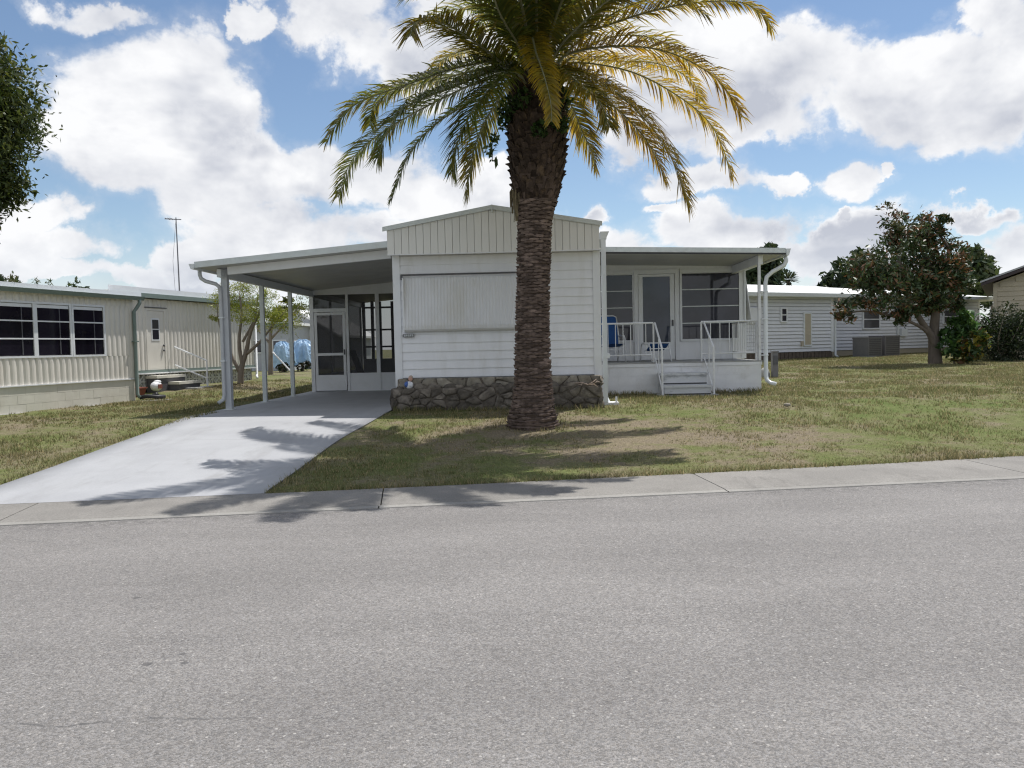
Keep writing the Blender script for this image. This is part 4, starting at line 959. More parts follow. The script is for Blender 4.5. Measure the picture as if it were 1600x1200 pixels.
    for i in range(n):
        a = i*2.39996+.3; e = R(46+36*((i*.618) % 1)); L = 2.5+.5*rng.random()
        h = np.array([math.cos(a), math.sin(a), 0.]); p0 = np.array([.08, 12.2, 5.05])+h*.12
        pts = [p0]; el = e
        for k in range(6):
            pts.append(pts[-1]+(h*math.cos(el)+np.array([0,0,1.])*math.sin(el))*L/6); el -= R(6+4.5*k+5*rng.random())
        make_frond(T, [tuple(q) for q in pts], .16+.32*max(0, h[0])+.12*rng.random(), pairs=84)
    # a few young spears and weeds rooted in the head
    V, F, C = foliage([(-.36,11.86,4.62,.16),(.40,11.80,4.35,.15),(.10,11.74,4.25,.13),(-.12,11.72,4.70,.14),(.42,11.95,4.75,.2),(-.40,12.0,4.45,.13)], 520, .055, [(.035,.075,.018),(.06,.11,.03),(.025,.05,.015)], flat=.9)
    rawmesh('fern_clumps', V, F, 4, 'leaf', T, C)['kind'] = 'stuff'
    V, F, C = foliage([(-.62,11.9,4.02,.10),(-.56,11.9,4.2,.07),(-.58,11.9,3.85,.06)], 60, .055, [(.05,.09,.03),(.09,.13,.05)], flat=.5)
    sp = rawmesh('hanging_sprig', V, F, 4, 'leaf', T, C)
    MB().tube([(-.38,12.0,4.4),(-.5,11.95,4.35),(-.6,11.9,4.1),(-.6,11.9,3.85)], .006, 5).build('vine', 'wood', sp)
    # dead fibre hanging under the head
    V = []; F = []
    for k in range(46):
        x, y = -.29+rng.normal(0, .03), 12.05+rng.normal(0, .04); z = 3.42+rng.normal(0, .04); L = rng.uniform(.12, .38); o = len(V); w = .007
        V += [(x-w, y, z), (x+w, y, z), (x+w*.5+rng.normal(0, .02), y-.02, z-L), (x-w*.5, y-.02, z-L)]; F.append((o,o+1,o+2,o+3))
    MB().add(V, F).build('hanging_fibre', 'fibre', T)

def foliage(lobes, n, size, cols, flat=.5, shell=.5, aspect=.5, clump=0, up=.3, wts=None):
    """n folded leaf quads through ellipsoidal lobes (x, y, z, r[, rz]); colours are the leaves' own"""
    L = np.array([(l+(l[3],))[:5] if len(l) == 4 else l for l in lobes], float)
    w = np.array(wts if wts else L[:, 3]**2); w /= w.sum()
    if clump:
        k = rng.choice(len(L), clump, p=w)
        d = rng.normal(size=(clump, 3)); d /= np.linalg.norm(d, axis=1)[:, None]
        rr = shell+(1-shell)*rng.random(clump)**.5
        cc = L[k, :3]+d*np.stack([L[k,3], L[k,3], L[k,4]], 1)*rr[:, None]
        cs = L[k, 3]*.21; kk = rng.integers(0, clump, n)
        P = cc[kk]+rng.normal(size=(n, 3))*cs[kk][:, None]*np.array([1, 1, .75])
        lum = rng.uniform(.72, 1.28, clump)[kk]; ci = (rng.random(clump)*len(cols)).astype(int)[kk]
        ci = np.where(rng.random(n) < .45, rng.integers(0, len(cols), n), ci)
    else:
        k = rng.choice(len(L), n, p=w); d = rng.normal(size=(n, 3)); d /= np.linalg.norm(d, axis=1)[:, None]
        rr = shell+(1-shell)*rng.random(n)**.6
        P = L[k, :3]+d*np.stack([L[k,3], L[k,3], L[k,4]], 1)*rr[:, None]; lum = np.ones(n); ci = rng.integers(0, len(cols), n)
    nrm = rng.normal(size=(n, 3)); nrm[:, 2] += up; nrm /= np.linalg.norm(nrm, axis=1)[:, None]
    t = np.cross(nrm, rng.normal(size=(n, 3))); t /= np.linalg.norm(t, axis=1)[:, None]; b = np.cross(nrm, t)
    s = size*rng.uniform(.6, 1.35, n)[:, None]; aw = s*aspect
    V = np.stack([P-t*s, P-b*aw*.8+nrm*s*.12, P+t*s, P+b*aw*.8+nrm*s*.12], 1).reshape(-1, 3)
    F = np.arange(4*n).reshape(n, 4)
    C = np.array(cols, float)[ci]*lum[:, None]*rng.uniform(.75, 1.25, n)[:, None]
    return V, F, np.repeat(C, 4, 0)
palm()

# ------------------------------------------------------------------ turf blades
def grass():
    N = 330000
    x = rng.uniform(-17, 22, N); s = rng.random(N)**1.35*26; y = curb(x)+s
    # keep what could be seen, thin with distance
    half = y*.70+1.0
    ok = np.abs(x+.03*y) < half
    ok &= ~((x > np.where(y < 14.6, -5.93, -6.2)) & (x < np.where(y < 10.5, -2.83, -2.64)) & (y < 28))
    ok &= ~((x > -2.72) & (x < 1.2) & (y > 14.35)); ok &= ~((x > 1.15) & (x < 5.0) & (y > 17.85)); ok &= ~((x > 2.5) & (x < 3.85) & (y > 16.85) & (y < 18))
    dx, dy = x+10.61, y-15.41; lx = dx*math.cos(R(13.5))-dy*math.sin(R(13.5)); ok &= ~(lx < .03)
    ok &= ~(np.hypot(x+.1, y-12.2) < .45)
    x, y, s = x[ok], y[ok], s[ok]
    def lattice(f, seed):
        G = np.random.default_rng(seed).uniform(-1, 1, (256, 256)); u, v = x*f+60, y*f+60; i, j = np.floor(u).astype(int), np.floor(v).astype(int); a, b = u-i, v-j
        a, b = a*a*(3-2*a), b*b*(3-2*b); g = lambda p, q: G[p % 256, q % 256]
        return (g(i,j)*(1-a)+g(i+1,j)*a)*(1-b)+(g(i,j+1)*(1-a)+g(i+1,j+1)*a)*b
    pn = lattice(.8, 1)+.8*lattice(2.1, 2)+.6*lattice(5.3, 3)
    thatch = np.exp(-(((x-.55)*.5)**2+((y-11.9)*.8)**2))
    keep = rng.random(len(x)) < np.clip(.55+.35*pn-.5*thatch, .14, 1)
    edge = (s < .12) | (np.abs(x+2.83) < .10) & (y < 14.2) | (np.abs(x+6.0) < .09) & (y < 15)
    edge |= (np.hypot(x+.1, y-12.2) < .60) | (x > -2.7) & (x < 1.2) & (y > 14.12) & (y < 14.35) | (x > 1.3) & (x < 5.1) & (y > 17.6) & (y < 17.9)
    keep |= edge & (rng.random(len(x)) < .8)
    x, y, pn, edge = x[keep], y[keep], pn[keep], edge[keep]; n = len(x); z = tz(x, y)
    d = np.hypot(x, y); k = np.clip(d/11, .8, 1.7)
    V = np.zeros((n, 3, 3, 3)); 
    for b in range(3):
        a = rng.uniform(0, 2*math.pi, n); w = .0055*k*rng.uniform(.7, 1.3, n); h = (.026+.010*np.clip(pn, -1, 1)+.03*edge)*rng.uniform(.6, 1.5, n)*np.clip(k, .9, 1.5); lean = rng.uniform(.1, 1.1, n)*h; la = rng.uniform(0, 2*math.pi, n)
        bx = x+rng.normal(0, .015, n)*k; by = y+rng.normal(0, .015, n)*k
        V[:, b, 0] = np.stack([bx-np.cos(a)*w, by-np.sin(a)*w, z-.012], 1); V[:, b, 1] = np.stack([bx+np.cos(a)*w, by+np.sin(a)*w, z-.012], 1)
        V[:, b, 2] = np.stack([bx+np.cos(la)*lean, by+np.sin(la)*lean, z+h], 1)
    tag(rawmesh('grass', V.reshape(-1, 3), np.arange(n*9).reshape(-1, 3), 3, 'blade'), kind='stuff')
grass()

# ------------------------------------------------------------------ tan neighbour on the left
def corrugated(y0, y1, z0, z1, x, pitch, amp):
    V = []; F = []; n = int((y1-y0)/pitch*4); 
    for i in range(n+1):
        y = y0+(y1-y0)*i/n; o = (0, amp*.8, amp, amp*.8)[i % 4]
        V += [(x+o, y, z0), (x+o, y, z1)]
    return V, [(2*i, 2*i+2, 2*i+3, 2*i+1) for i in range(n)]
def left_home():
    T = thing('mobile_home', 'tan ribbed mobile home with green gutter, dark windows and a set-back wing', 'mobile home', (-10.61, 15.41, 0), R(-13.5), local=True)
    y0, y1 = -5.0, 3.69; top = 2.45
    Bx('core', 'tan', T, -7.0, -.02, y0, y1, 0, top)
    Bx('foundation', 'tanblock', T, -7.0, .01, y0, y1, -.15, .53)
    for r in range(3):
        z0 = -.02+r*.182
        for q in np.arange(y0-(.2 if r % 2 else 0), y1, .40):
            a, b = max(q, y0)+.0015, min(q+.40, y1+.02)-.0015
            if b-a > .06 and b > -1.2: Bx('concrete_block', 'tanblock', T, .0, .018+.004*rng.random(), a, b, z0+.0015, z0+.1805)
    Bx('footing', 'slab', T, -.1, .10, y0, y1+.06, -.2, -.005)
    wins = [(-1.08,-.10), (-.02,.85), (.95,1.81), (1.92,2.79)]
    wins = [(-1.05,-.09), (-.01,.86), (.96,1.81), (1.92,2.78)]
    for (a, b, c, d) in ((y0, y1, .53, 1.10), (y0, y1, 2.26, top), (2.86, y1, 1.10, 2.26), (y0, -1.12, 1.10, 2.26)):
        MB().add(*corrugated(a, b, c, d, .0, .155, .028)).build('ribbed_siding', 'tan', T)
    Bx('sill_trim', 'trim', T, -.01, .05, y0, y1+.03, .525, .55)
    Bx('corner_trim', 'tan', T, -.03, .035, y1-.08, y1+.03, .55, top)
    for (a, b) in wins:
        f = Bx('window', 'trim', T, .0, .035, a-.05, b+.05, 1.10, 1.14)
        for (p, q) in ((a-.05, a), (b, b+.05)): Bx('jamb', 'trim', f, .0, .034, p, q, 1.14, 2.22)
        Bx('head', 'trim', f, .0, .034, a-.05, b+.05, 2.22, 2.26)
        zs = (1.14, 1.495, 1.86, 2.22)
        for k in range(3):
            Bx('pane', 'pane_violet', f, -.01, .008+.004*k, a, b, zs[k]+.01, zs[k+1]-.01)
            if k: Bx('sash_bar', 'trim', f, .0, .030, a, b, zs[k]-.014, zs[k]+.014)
        Bx('pole_reflection', 'iron', f, -.012, .0195, a+(b-a)*.68, a+(b-a)*.68+.022, 1.16, 2.14)  # thin grey strip drawn as a pole's reflection in the glass
        Bx('blind', 'trim', f, -.012, .0175, a+.01, b-.01, 2.14, 2.208)
    # overhanging roof, green gutter along this side, white edge above
    Bx('roof', 'rooftop', T, -7.3, .10, y0, y1+.22, top+.01, 2.60)
    Bx('roof_edge', 'trim', T, .101, .125, y0, y1+.24, 2.52, 2.615)
    MB().prism([(.10, 2.52), (.10, 2.44), (.17, 2.425), (.215, 2.515)], 'y', y0, y1+.27).build('gutter', 'green', T)
    d = MB().tube([(.15,y1+.14,2.45),(.15,y1+.14,2.36),(.11,y1+.08,2.24),(.08,y1+.02,2.15),(.08,y1+.02,.16),(.14,y1+.03,.08)], .042, 8).build('downspout', 'green', T, smooth=True)
    Bx('strap', 'green', d, .02, .14, y1-.05, y1+.08, 1.42, 1.45)
    # wing
    x = -1.0; a0, a1 = y1+.01, 10.3
    Bx('wing_core', 'tan', T, -7.0, x-.02, a0, a1, .635, 2.60)
    Bx('wing_skirting', 'dark', T, -7.0, x-.10, a0, a1, .0, .62)
    for (p, q, c, e) in ((a0, 5.36, .70, 2.58), (6.13, a1, .70, 2.58), (5.36, 6.13, 2.35, 2.58)):
        MB().add(*corrugated(p, q, c, e, x, .155, .028)).build('wing_siding', 'tan', T)
    Bx('wing_sill', 'green', T, x-.05, x+.05, a0, a1, .63, .695)
    Bx('wing_sill_edge', 'trim', T, x-.02, x+.075, a0, a1, .60, .628)
    for i, q in enumerate(np.arange(a0+.02, a1-.2, .305)):      # pierced screen blocks
        m = MB(); w = .145; cy = q+.15; cz = .40; t = .018
        for (sy, sz) in ((-1,0),(1,0)): m.box(x-.09, x, cy+sy*w-t/2, cy+sy*w+t/2, cz-.20, cz+.20)
        m.box(x-.09, x, cy-w, cy+w, cz+.18, cz+.20); m.box(x-.09, x, cy-w, cy+w, cz-.20, cz-.18)
        for (sy, sz) in ((1,1),(1,-1)):
            m.hexa([(x-.08,cy-w*sy-t,cz-.18*sz),(x-.005,cy-w*sy-t,cz-.18*sz),(x-.005,cy-w*sy+t,cz-.18*sz),(x-.08,cy-w*sy+t,cz-.18*sz),(x-.08,cy+w*sy-t,cz+.18*sz),(x-.005,cy+w*sy-t,cz+.18*sz),(x-.005,cy+w*sy+t,cz+.18*sz),(x-.08,cy+w*sy+t,cz+.18*sz)])
        m.box(x-.07, x-.008, cy-.018, cy+.018, cz-.18, cz+.18); m.box(x-.07, x-.01, cy-w, cy+w, cz-.02, cz+.02)
        m.build('breeze_block', 'breeze', T)
    Bx('wing_roof', 'rooftop', T, -7.2, x+.12, a0+.26, a1+.2, 2.62, 2.74)
    Bx('wing_roof_edge', 'trim', T, x+.121, x+.145, a0+.28, a1+.22, 2.72, 2.86)
    Bx('wing_gutter', 'green', T, x+.12, x+.20, a0+.28, a1+.22, 2.60, 2.715)
    Bx('vent_pipe', 'trim', T, -1.6, -1.48, 3.0, 3.12, 2.6, 2.78)
    fr = Bx('door_frame', 'tan', T, x, x+.035, 5.36, 5.42, .70, 2.35); Bx('door_frame', 'tan', T, x, x+.035, 6.07, 6.13, .70, 2.35); Bx('door_frame', 'tan', T, x, x+.035, 5.42, 6.07, 2.28, 2.35)
    Bx('door_drip_cap', 'iron', T, x, x+.06, 5.33, 6.17, 2.352, 2.375)
    dr = Bx('door', 'tan', T, x-.01, x+.02, 5.425, 6.065, .70, 2.275)
    f = Bx('window', 'trim', dr, x+.02, x+.03, 5.56, 5.88, 1.48, 2.08)
    Bx('pane', 'pane', dr, x+.03, x+.034, 5.60, 5.84, 1.52, 1.77); Bx('pane', 'pane_far', dr, x+.03, x+.034, 5.60, 5.84, 1.80, 2.04)
    for z in (1.42, 1.55): Bl('knob', 'iron', dr, (x+.05, 6.0, z-.2), (.03,.03,.03))
    Bl('wall_lamp', 'ceramic', T, (-.88, 4.72, 1.66), (.13,.13,.17)); Bx('lamp_bracket', 'trim', T, -1.0, -.9, 4.68, 4.76, 1.64, 1.70)
    MB().tube([(x-.3,a1+.04,2.6),(x+.06,a1+.05,2.5),(x+.06,a1+.05,.42),(x+.12,a1-.05,.34),(x+.30,a1-.3,.29)], .04, 8).build('rear_downspout', 'trim', T, smooth=True)
    # roof weeds
    V, F, C = foliage([(.05,.40,2.68,.10),(.05,.95,2.68,.08),(.05,1.3,2.68,.08)], 90, .05, [(.06,.09,.03),(.10,.10,.05)], aspect=.25, up=0)
    rawmesh('gutter_weeds', V, F, 4, 'leaf', T, C)['kind'] = 'stuff'
    return T
LH = left_home()
LR = Matrix.Translation((-10.61, 15.41, 0)) @ Matrix.Rotation(R(-13.5), 4, 'Z')
def Lw(x, y, z): return LR @ Vector((x, y, z))
def at_left(name, label, cat, x, y, z): return thing(name, label, cat, Lw(x, y, z), R(-13.5), local=True)
T = at_left('door_steps', 'two dark entry steps with a white handrail at the side door of the tan wing', 'steps', -.7, 5.8, .19)
for (x0, x1, z1) in ((-.28, .05, .36), (.05, .36, .18)):
    s = Bx('step', 'iron', T, x0, x1, -.50 if x0 < 0 else -.05, .62 if x0 < 0 else .85, -.2, z1-.07); Bx('tread', 'tanblock', s, x0-.01, x1+.03, -.52 if x0 < 0 else -.07, .64 if x0 < 0 else .87, z1-.07, z1)
h = MB().tube([(-.20,.55,1.12),(.45,1.05,.72),(.45,1.05,-.15)], .03, 6).build('handrail', 'trim', T)
MB().tube([(-.20,.55,.62),(.45,1.05,.22)], .024, 6).build('lower_rail', 'trim', h)
Bx('step_pad', 'slab', T, .2, .75, .2, 1.3, -.06, .005)
T = at_left('flower_pot', 'row of low terracotta trough beside the entry steps of the tan wing', 'planter', -.62, 4.35, .16)
T['label'] = 'low terracotta trough against the pierced blocks of the tan wing'
MB().hexa([(-.12,-.28,-.1),(.12,-.28,-.1),(.12,.28,-.1),(-.12,.28,-.1),(-.16,-.32,.10),(.16,-.32,.10),(.16,.32,.10),(-.16,.32,.10)]).build('trough', 'terracotta', T); Bx('rim', 'terracotta', T, -.18, .18, -.34, .34, .10, .13)
T = at_left('garden_ornament', 'rounded white ornament with dark red side beside the entry steps', 'ornament', -.45, 5.02, .19)
Bl('body', 'ceramic', T, (0,0,.10), (.12,.19,.13)); Bl('cap', 'ceramic', T, (.0,.05,.21), (.08,.12,.05)); Bx('panel', 'terracotta', T, .10, .125, -.06, .08, .04, .15)
T = at_left('drain_hose', 'short coiled black drain hose at the foot of the green downspout', 'hose', .30, 3.95, .02)
MB().tube([(-.2,-.2,.06),(-.05,-.1,.09),(.12,.0,.06),(.2,.15,.05),(.12,.28,.05),(-.03,.22,.06),(-.02,.08,.10),(.1,.05,.12)], .05, 8).build('hose', 'black', T, smooth=True)
Bx('splash_pad', 'slab', T, -.25, .40, -.25, .45, -.06, -.005)
ms = thing('antenna_mast', 'tall thin television antenna mast standing behind the tan neighbour home', 'antenna', (-10.78, 24.0, 2.7))
MB().tube([(-10.78,24,2.7),(-10.80,24,5.22)], [.022,.014], 6).build('mast', 'iron', ms)
MB().tube([(-11.1,23.9,5.17),(-10.66,24.05,5.16)], .014, 5).build('boom', 'iron', ms)
for k in range(3): MB().tube([(-11.02+.07*k,23.75,5.17),(-11.02+.07*k,24.1,5.17)], .008, 4).build('element', 'iron', ms)
MB().tube([(-10.795,23.98,5.15),(-10.9,23.9,3.9),(-10.86,23.9,2.8)], .005, 4).build('cable', 'iron', ms)

# ------------------------------------------------------------------ white home on the right
def right_home():
    T = thing('mobile_home', 'long white lap-sided mobile home with bright low roof behind the magnolia on the right', 'mobile home', (8.33, 32.3, .30), R(30), local=True)
    B = -.30
    Bx('core', 'grey', T, -4.0, 5.0, .03, 8, .0, 2.62+.05); Bx('rear_core', 'grey', T, 5.0, 16.0, .43, 8, .0, 2.67)
    z0 = .34
    for i in range(16):
        a = z0+i*.145; b = a+.127
        for (x0, x1, y) in ((-4.0, 4.93, 0), (5.07, 16.0, .40)):
            MB().hexa([(x0,y-.030,a),(x1,y-.030,a),(x1,y+.035,a),(x0,y+.035,a),(x0,y+.004,b),(x1,y+.004,b),(x1,y+.035,b),(x0,y+.035,b)]).build('siding_board', 'rightsiding', T)
    Bx('skirting', 'dark', T, -4.0, 5.0, .02, .06, -.4, .34)
    for q in np.arange(-4.0, 5.0, .22): Bx('skirting_board', 'brickskirt', T, q+.01, q+.20, -.012, .02, -.4, .325)
    Bx('rear_skirting', 'tansiding', T, 5.07, 16.0, .40, .44, -.4, .33)
    Bx('corner_trim', 'trim', T, 4.92, 5.07, -.03, .45, .30, 2.66); Bx('corner_trim', 'trim', T, 15.95, 16.05, .37, .45, .30, 2.66)
    d = MB().tube([(5.15,-.30,2.62),(5.15,-.2,2.45),(5.14,-.05,2.30),(5.14,-.05,.15),(5.16,-.2,.05)], .05, 8).build('downspout', 'gutter', T, smooth=True)
    MB().hexa([(-4.3,-.42,2.70),(8.6,-.42,2.70),(8.6,4,3.40),(-4.3,4,3.40),(-4.3,-.42,2.76),(8.6,-.42,2.76),(8.6,4,3.46),(-4.3,4,3.46)]).build('roof', 'rooftop', T)
    MB().hexa([(8.61,-.22,2.68),(16.4,-.22,2.68),(15.4,4,3.26),(8.61,4,3.36),(8.61,-.22,2.74),(16.4,-.22,2.74),(15.4,4,3.32),(8.61,4,3.42)]).build('rear_roof', 'rooftop', T)
    MB().prism([(-.42, 2.74), (-.42, 2.58), (-.50, 2.60), (-.53, 2.74)], 'x', -4.3, 8.6).build('gutter', 'gutter', T)
    MB().prism([(-.22, 2.73), (-.22, 2.58), (-.30, 2.60), (-.33, 2.73)], 'x', 8.61, 17.6).build('rear_gutter', 'gutter', T)
    Bx('soffit', 'gutter', T, -4.3, 8.6, -.41, .05, 2.63, 2.695); Bx('rear_soffit', 'gutter', T, 8.61, 16.2, -.21, .42, 2.63, 2.675)
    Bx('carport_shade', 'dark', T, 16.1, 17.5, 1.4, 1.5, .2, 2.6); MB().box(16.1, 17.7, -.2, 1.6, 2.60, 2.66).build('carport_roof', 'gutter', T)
    def win(x0, x1, z0, z1, y, mat, bars=1, hood=False):
        f = Bx('window', 'trim', T, x0-.06, x1+.06, y-.075, y+.01, z0-.06, z0)
        Bx('jamb', 'trim', f, x0-.06, x0, y-.075, y+.01, z0, z1); Bx('jamb', 'trim', f, x1, x1+.06, y-.075, y+.01, z0, z1); Bx('head', 'trim', f, x0-.06, x1+.06, y-.075, y+.01, z1, z1+.06)
        zz = np.linspace(z0, z1, bars+2)
        for k in range(bars+1):
            Bx('pane', mat, f, x0, x1, y-.055, y-.045, zz[k]+.01, zz[k+1]-.01)
            if k: Bx('sash_bar', 'trim', f, x0, x1, y-.068, y-.045, zz[k]-.02, zz[k]+.02)
    win(1.97, 2.22, 1.62, 2.12, 0, 'pane'); win(7.46, 8.50, 1.30, 2.08, .40, 'pane_far'); win(13.2, 14.2, 1.5, 2.1, .40, 'pane_far')
    c = Bx('utility_door', 'tansiding', T, 3.31, 3.66, -.05, .01, .62, 1.92)
    for b in ((3.25,3.31,.56,1.98), (3.66,3.72,.56,1.98)): Bx('frame', 'gutter', c, b[0], b[1], -.055, .01, b[2], b[3])
    Bx('frame', 'gutter', c, 3.31, 3.66, -.055, .01, 1.92, 1.98); Bx('frame', 'gutter', c, 3.31, 3.66, -.055, .01, .56, .62)
    Bx('meter_box', 'tansiding', T, 3.08, 3.18, -.10, -.02, .58, .78); Bx('meter_box', 'tansiding', T, 5.3, 5.62, .28, .38, .62, .98)
    Bx('hinged_shutter', 'shutter', T, .05, .75, -.16, -.03, 1.55, 2.15)
    Bx('roof_vent', 'gutter', T, .4, .65, .8, 1.0, 2.9, 3.16)
    Bx('conduit', 'gutter', T, 9.75, 9.83, .30, .38, -.2, 2.6); Bx('electric_panel', 'gutter', T, 10.0, 10.4, .28, .385, .9, 1.25)
right_home()
RR = Matrix.Translation((8.33, 32.3, .30)) @ Matrix.Rotation(R(30), 4, 'Z')
def acunit(x, w, h, label):
    T = thing('air_conditioner', label, 'air conditioner', RR @ Vector((x, -1.0, .03)), R(30), 'condenser units beside the white home', local=True)
    Bx('cabinet', 'acgrey', T, -w/2, w/2, -.38, .38, .05, h); Bx('lid', 'acgrey', T, -w/2-.02, w/2+.02, -.40, .40, h, h+.05); Bx('base', 'slab', T, -w/2-.08, w/2+.08, -.46, .46, -.1, .05)
    for z in np.linspace(.12, h-.08, 9): Bx('louver', 'iron', T, -w/2+.05, w/2-.05, -.395, -.381, z, z+.035)
    for s in (-1, 1): Bx('corner_post', 'acgrey', T, s*(w/2-.02)-.025, s*(w/2-.02)+.025, -.402, -.36, .05, h)
acunit(5.95, .85, .80, 'lower grey condenser box on the left beside the white home')
acunit(7.05, .95, .86, 'taller grey condenser box next to the magnolia side of the white home')
T = thing('meter_pedestal', 'weathered grey utility pedestal post standing in the lawn beside the porch', 'utility post', (6.75, 23.0, .06))
Bx('post', 'acgrey', T, 6.67, 6.83, 22.92, 23.08, -.3, .80); Bx('cap', 'acgrey', T, 6.655, 6.845, 22.905, 23.095, .80, .83); Bx('cover', 'iron', T, 6.69, 6.81, 22.90, 22.92, .45, .70)
T = thing('valve_cover', 'low rounded grey-green cover beside the utility pedestal post', 'utility cover', (6.48, 23.1, .06)); Bl('dome', 'slab', T, (6.50,23.1,.15), (.15,.15,.22)); Bx('collar', 'slab', T, 6.33, 6.67, 22.95, 23.25, -.1, .08)
T = thing('white_stone', 'small bleached stone lying in the lawn in front of the porch', 'stone', (4.35, 14.1, -.03)); Bl('stone', 'capstone', T, (4.35,14.1,-.0), (.07,.05,.035), nu=7, nv=4)

# ------------------------------------------------------------------ tan house corner, far right
def tan_house():
    T = thing('lap_sided_house', 'corner of a tan lap-sided house with dark brown eave at the right edge', 'house', (17.35, 31.0, 0), R(-30), local=True)
    x0, Y = 0, 0; sl = .36; X1 = 7
    MB().prism([(x0, .1), (X1, .1), (X1, 3.15+(X1-x0)*sl*.6), (x0+3.6, 3.12+3.6*sl), (x0, 3.12)], 'y', Y+.03, Y+10).build('wall', 'tansiding', T)
    for i in range(24):
        a = .45+i*.18; b = a+.18; xs_ = x0 if b < 3.1 else x0+(b-3.1)/sl+.05
        if xs_ > X1-1: break
        MB().hexa([(xs_,Y-.02,a),(X1,Y-.02,a),(X1,Y+.04,a),(xs_,Y+.04,a),(xs_,Y+.004,b),(X1,Y+.004,b),(X1,Y+.04,b),(xs_,Y+.04,b)]).build('siding_board', 'tansiding', T)
    Bx('corner_trim', 'tansiding', T, x0-.03, x0+.10, Y-.035, Y+.05, .36, 3.10)
    MB().hexa([(x0-.42,Y-.35,3.02),(X1,Y-.35,3.02+(X1-x0+.42)*sl),(X1,Y+10,3.02+(X1-x0+.42)*sl),(x0-.42,Y+10,3.02),(x0-.42,Y-.35,3.13),(X1,Y-.35,3.13+(X1-x0+.42)*sl),(X1,Y+10,3.13+(X1-x0+.42)*sl),(x0-.42,Y+10,3.13)]).build('roof', 'brownfascia', T)
    MB().hexa([(x0-.45,Y-.38,3.135),(X1,Y-.38,3.135+(X1-x0+.45)*sl),(X1,Y+10,3.135+(X1-x0+.45)*sl),(x0-.45,Y+10,3.135),(x0-.45,Y-.38,3.20),(X1,Y-.38,3.20+(X1-x0+.45)*sl),(X1,Y+10,3.20+(X1-x0+.45)*sl),(x0-.45,Y+10,3.20)]).build('shingle_edge', 'grey', T)
tan_house()

# ------------------------------------------------------------------ houses seen through the carport
def back_houses():
    Y = 40.0
    pk, el, er = W(464,487,Y), W(443,511,Y), W(506,520,Y+.0); b = W(450,576,Y).z
    T = thing('gabled_house', 'pale gabled house with small dark windows seen through the open carport', 'house', (pk.x, Y, b))
    zl = el.z; xr = pk.x+(pk.x-el.x)*2.6; zr = pk.z-(xr-pk.x)*((pk.z-zl)/(pk.x-el.x))*.62
    MB().prism([(el.x, b-.3), (xr, b-.3), (xr, zr), (pk.x, pk.z), (el.x, zl)], 'y', Y, Y+9).build('wall', 'grey', T)
    for i in range(16):
        a = b+.25+i*.13
        if a+.13 > zl-.05: break
        MB().hexa([(el.x,Y-.02,a),(xr,Y-.02,a),(xr,Y+.02,a),(el.x,Y+.02,a),(el.x,Y-.003,a+.13),(xr,Y-.003,a+.13),(xr,Y+.02,a+.13),(el.x,Y+.02,a+.13)]).build('siding_board', 'rightsiding', T)
    for (xa, za, xb, zb) in ((el.x-.25, zl-.14, pk.x, pk.z), (pk.x, pk.z, xr+.3, zr-.1)):
        MB().hexa([(xa,Y-.3,za+.0),(xb,Y-.3,zb+.0),(xb,Y+9,zb+.0),(xa,Y+9,za+.0),(xa,Y-.3,za+.12),(xb,Y-.3,zb+.12),(xb,Y+9,zb+.12),(xa,Y+9,za+.12)]).build('roof', 'rooftop', T)
    for u in (458, 479):
        p = W(u, 518, Y); w = MB().box(p.x-.16, p.x+.16, Y-.05, Y-.02, p.z-.24, p.z+.24).build('window', 'trim', T); MB().box(p.x-.11, p.x+.11, Y-.06, Y-.05, p.z-.19, p.z+.19).build('pane', 'pane', w)
    Y = 37.0
    a, c = W(378,508,Y), W(455,513,Y); b = W(420,576,Y).z
    T = thing('flat_roofed_house', 'low grey flat-roofed house behind the feathery tree, seen through the carport', 'house', (a.x+2, Y, b))
    MB().box(a.x-3, c.x, Y, Y+7, b-.3, a.z-.05).build('wall', 'grey', T); MB().box(a.x-3.2, c.x+.2, Y-.25, Y+7.2, a.z-.05, a.z+.08).build('roof', 'rooftop', T); MB().box(a.x-3.2, c.x+.2, Y-.30, Y-.252, a.z-.08, a.z+.06).build('gutter', 'green', T)
    p = W(398, 541, Y); w = MB().box(p.x-.30, p.x+.36, Y-.05, Y-.002, p.z-.34, p.z+.30).build('window', 'trim', T); MB().box(p.x-.25, p.x+.31, Y-.06, Y-.05, p.z-.29, p.z+.25).build('pane', 'pane', w)
    p = W(436, 541, Y); w = MB().box(p.x-.30, p.x+.36, Y-.05, Y-.002, p.z-.34, p.z+.30).build('window', 'trim', T); MB().box(p.x-.25, p.x+.31, Y-.06, Y-.05, p.z-.29, p.z+.25).build('pane', 'pane', w)
back_houses()

# ------------------------------------------------------------------ trees and shrubs
def limb(parent, pts, r0, r1, name='limb', mat='wood', n=8):
    P = catmull(pts, 4*(len(pts)-1)); rad = [r0+(r1-r0)*(i/(len(P)-1)) for i in range(len(P))]
    return MB().tube(P, rad, n).build(name, mat, parent, smooth=True)
def crown(parent, lobes, n, size, cols, mat='leaf', name='crown', **k):
    V, F, C = foliage(lobes, n, size, cols, **k); return rawmesh(name, V, F, 4, mat, parent, C)

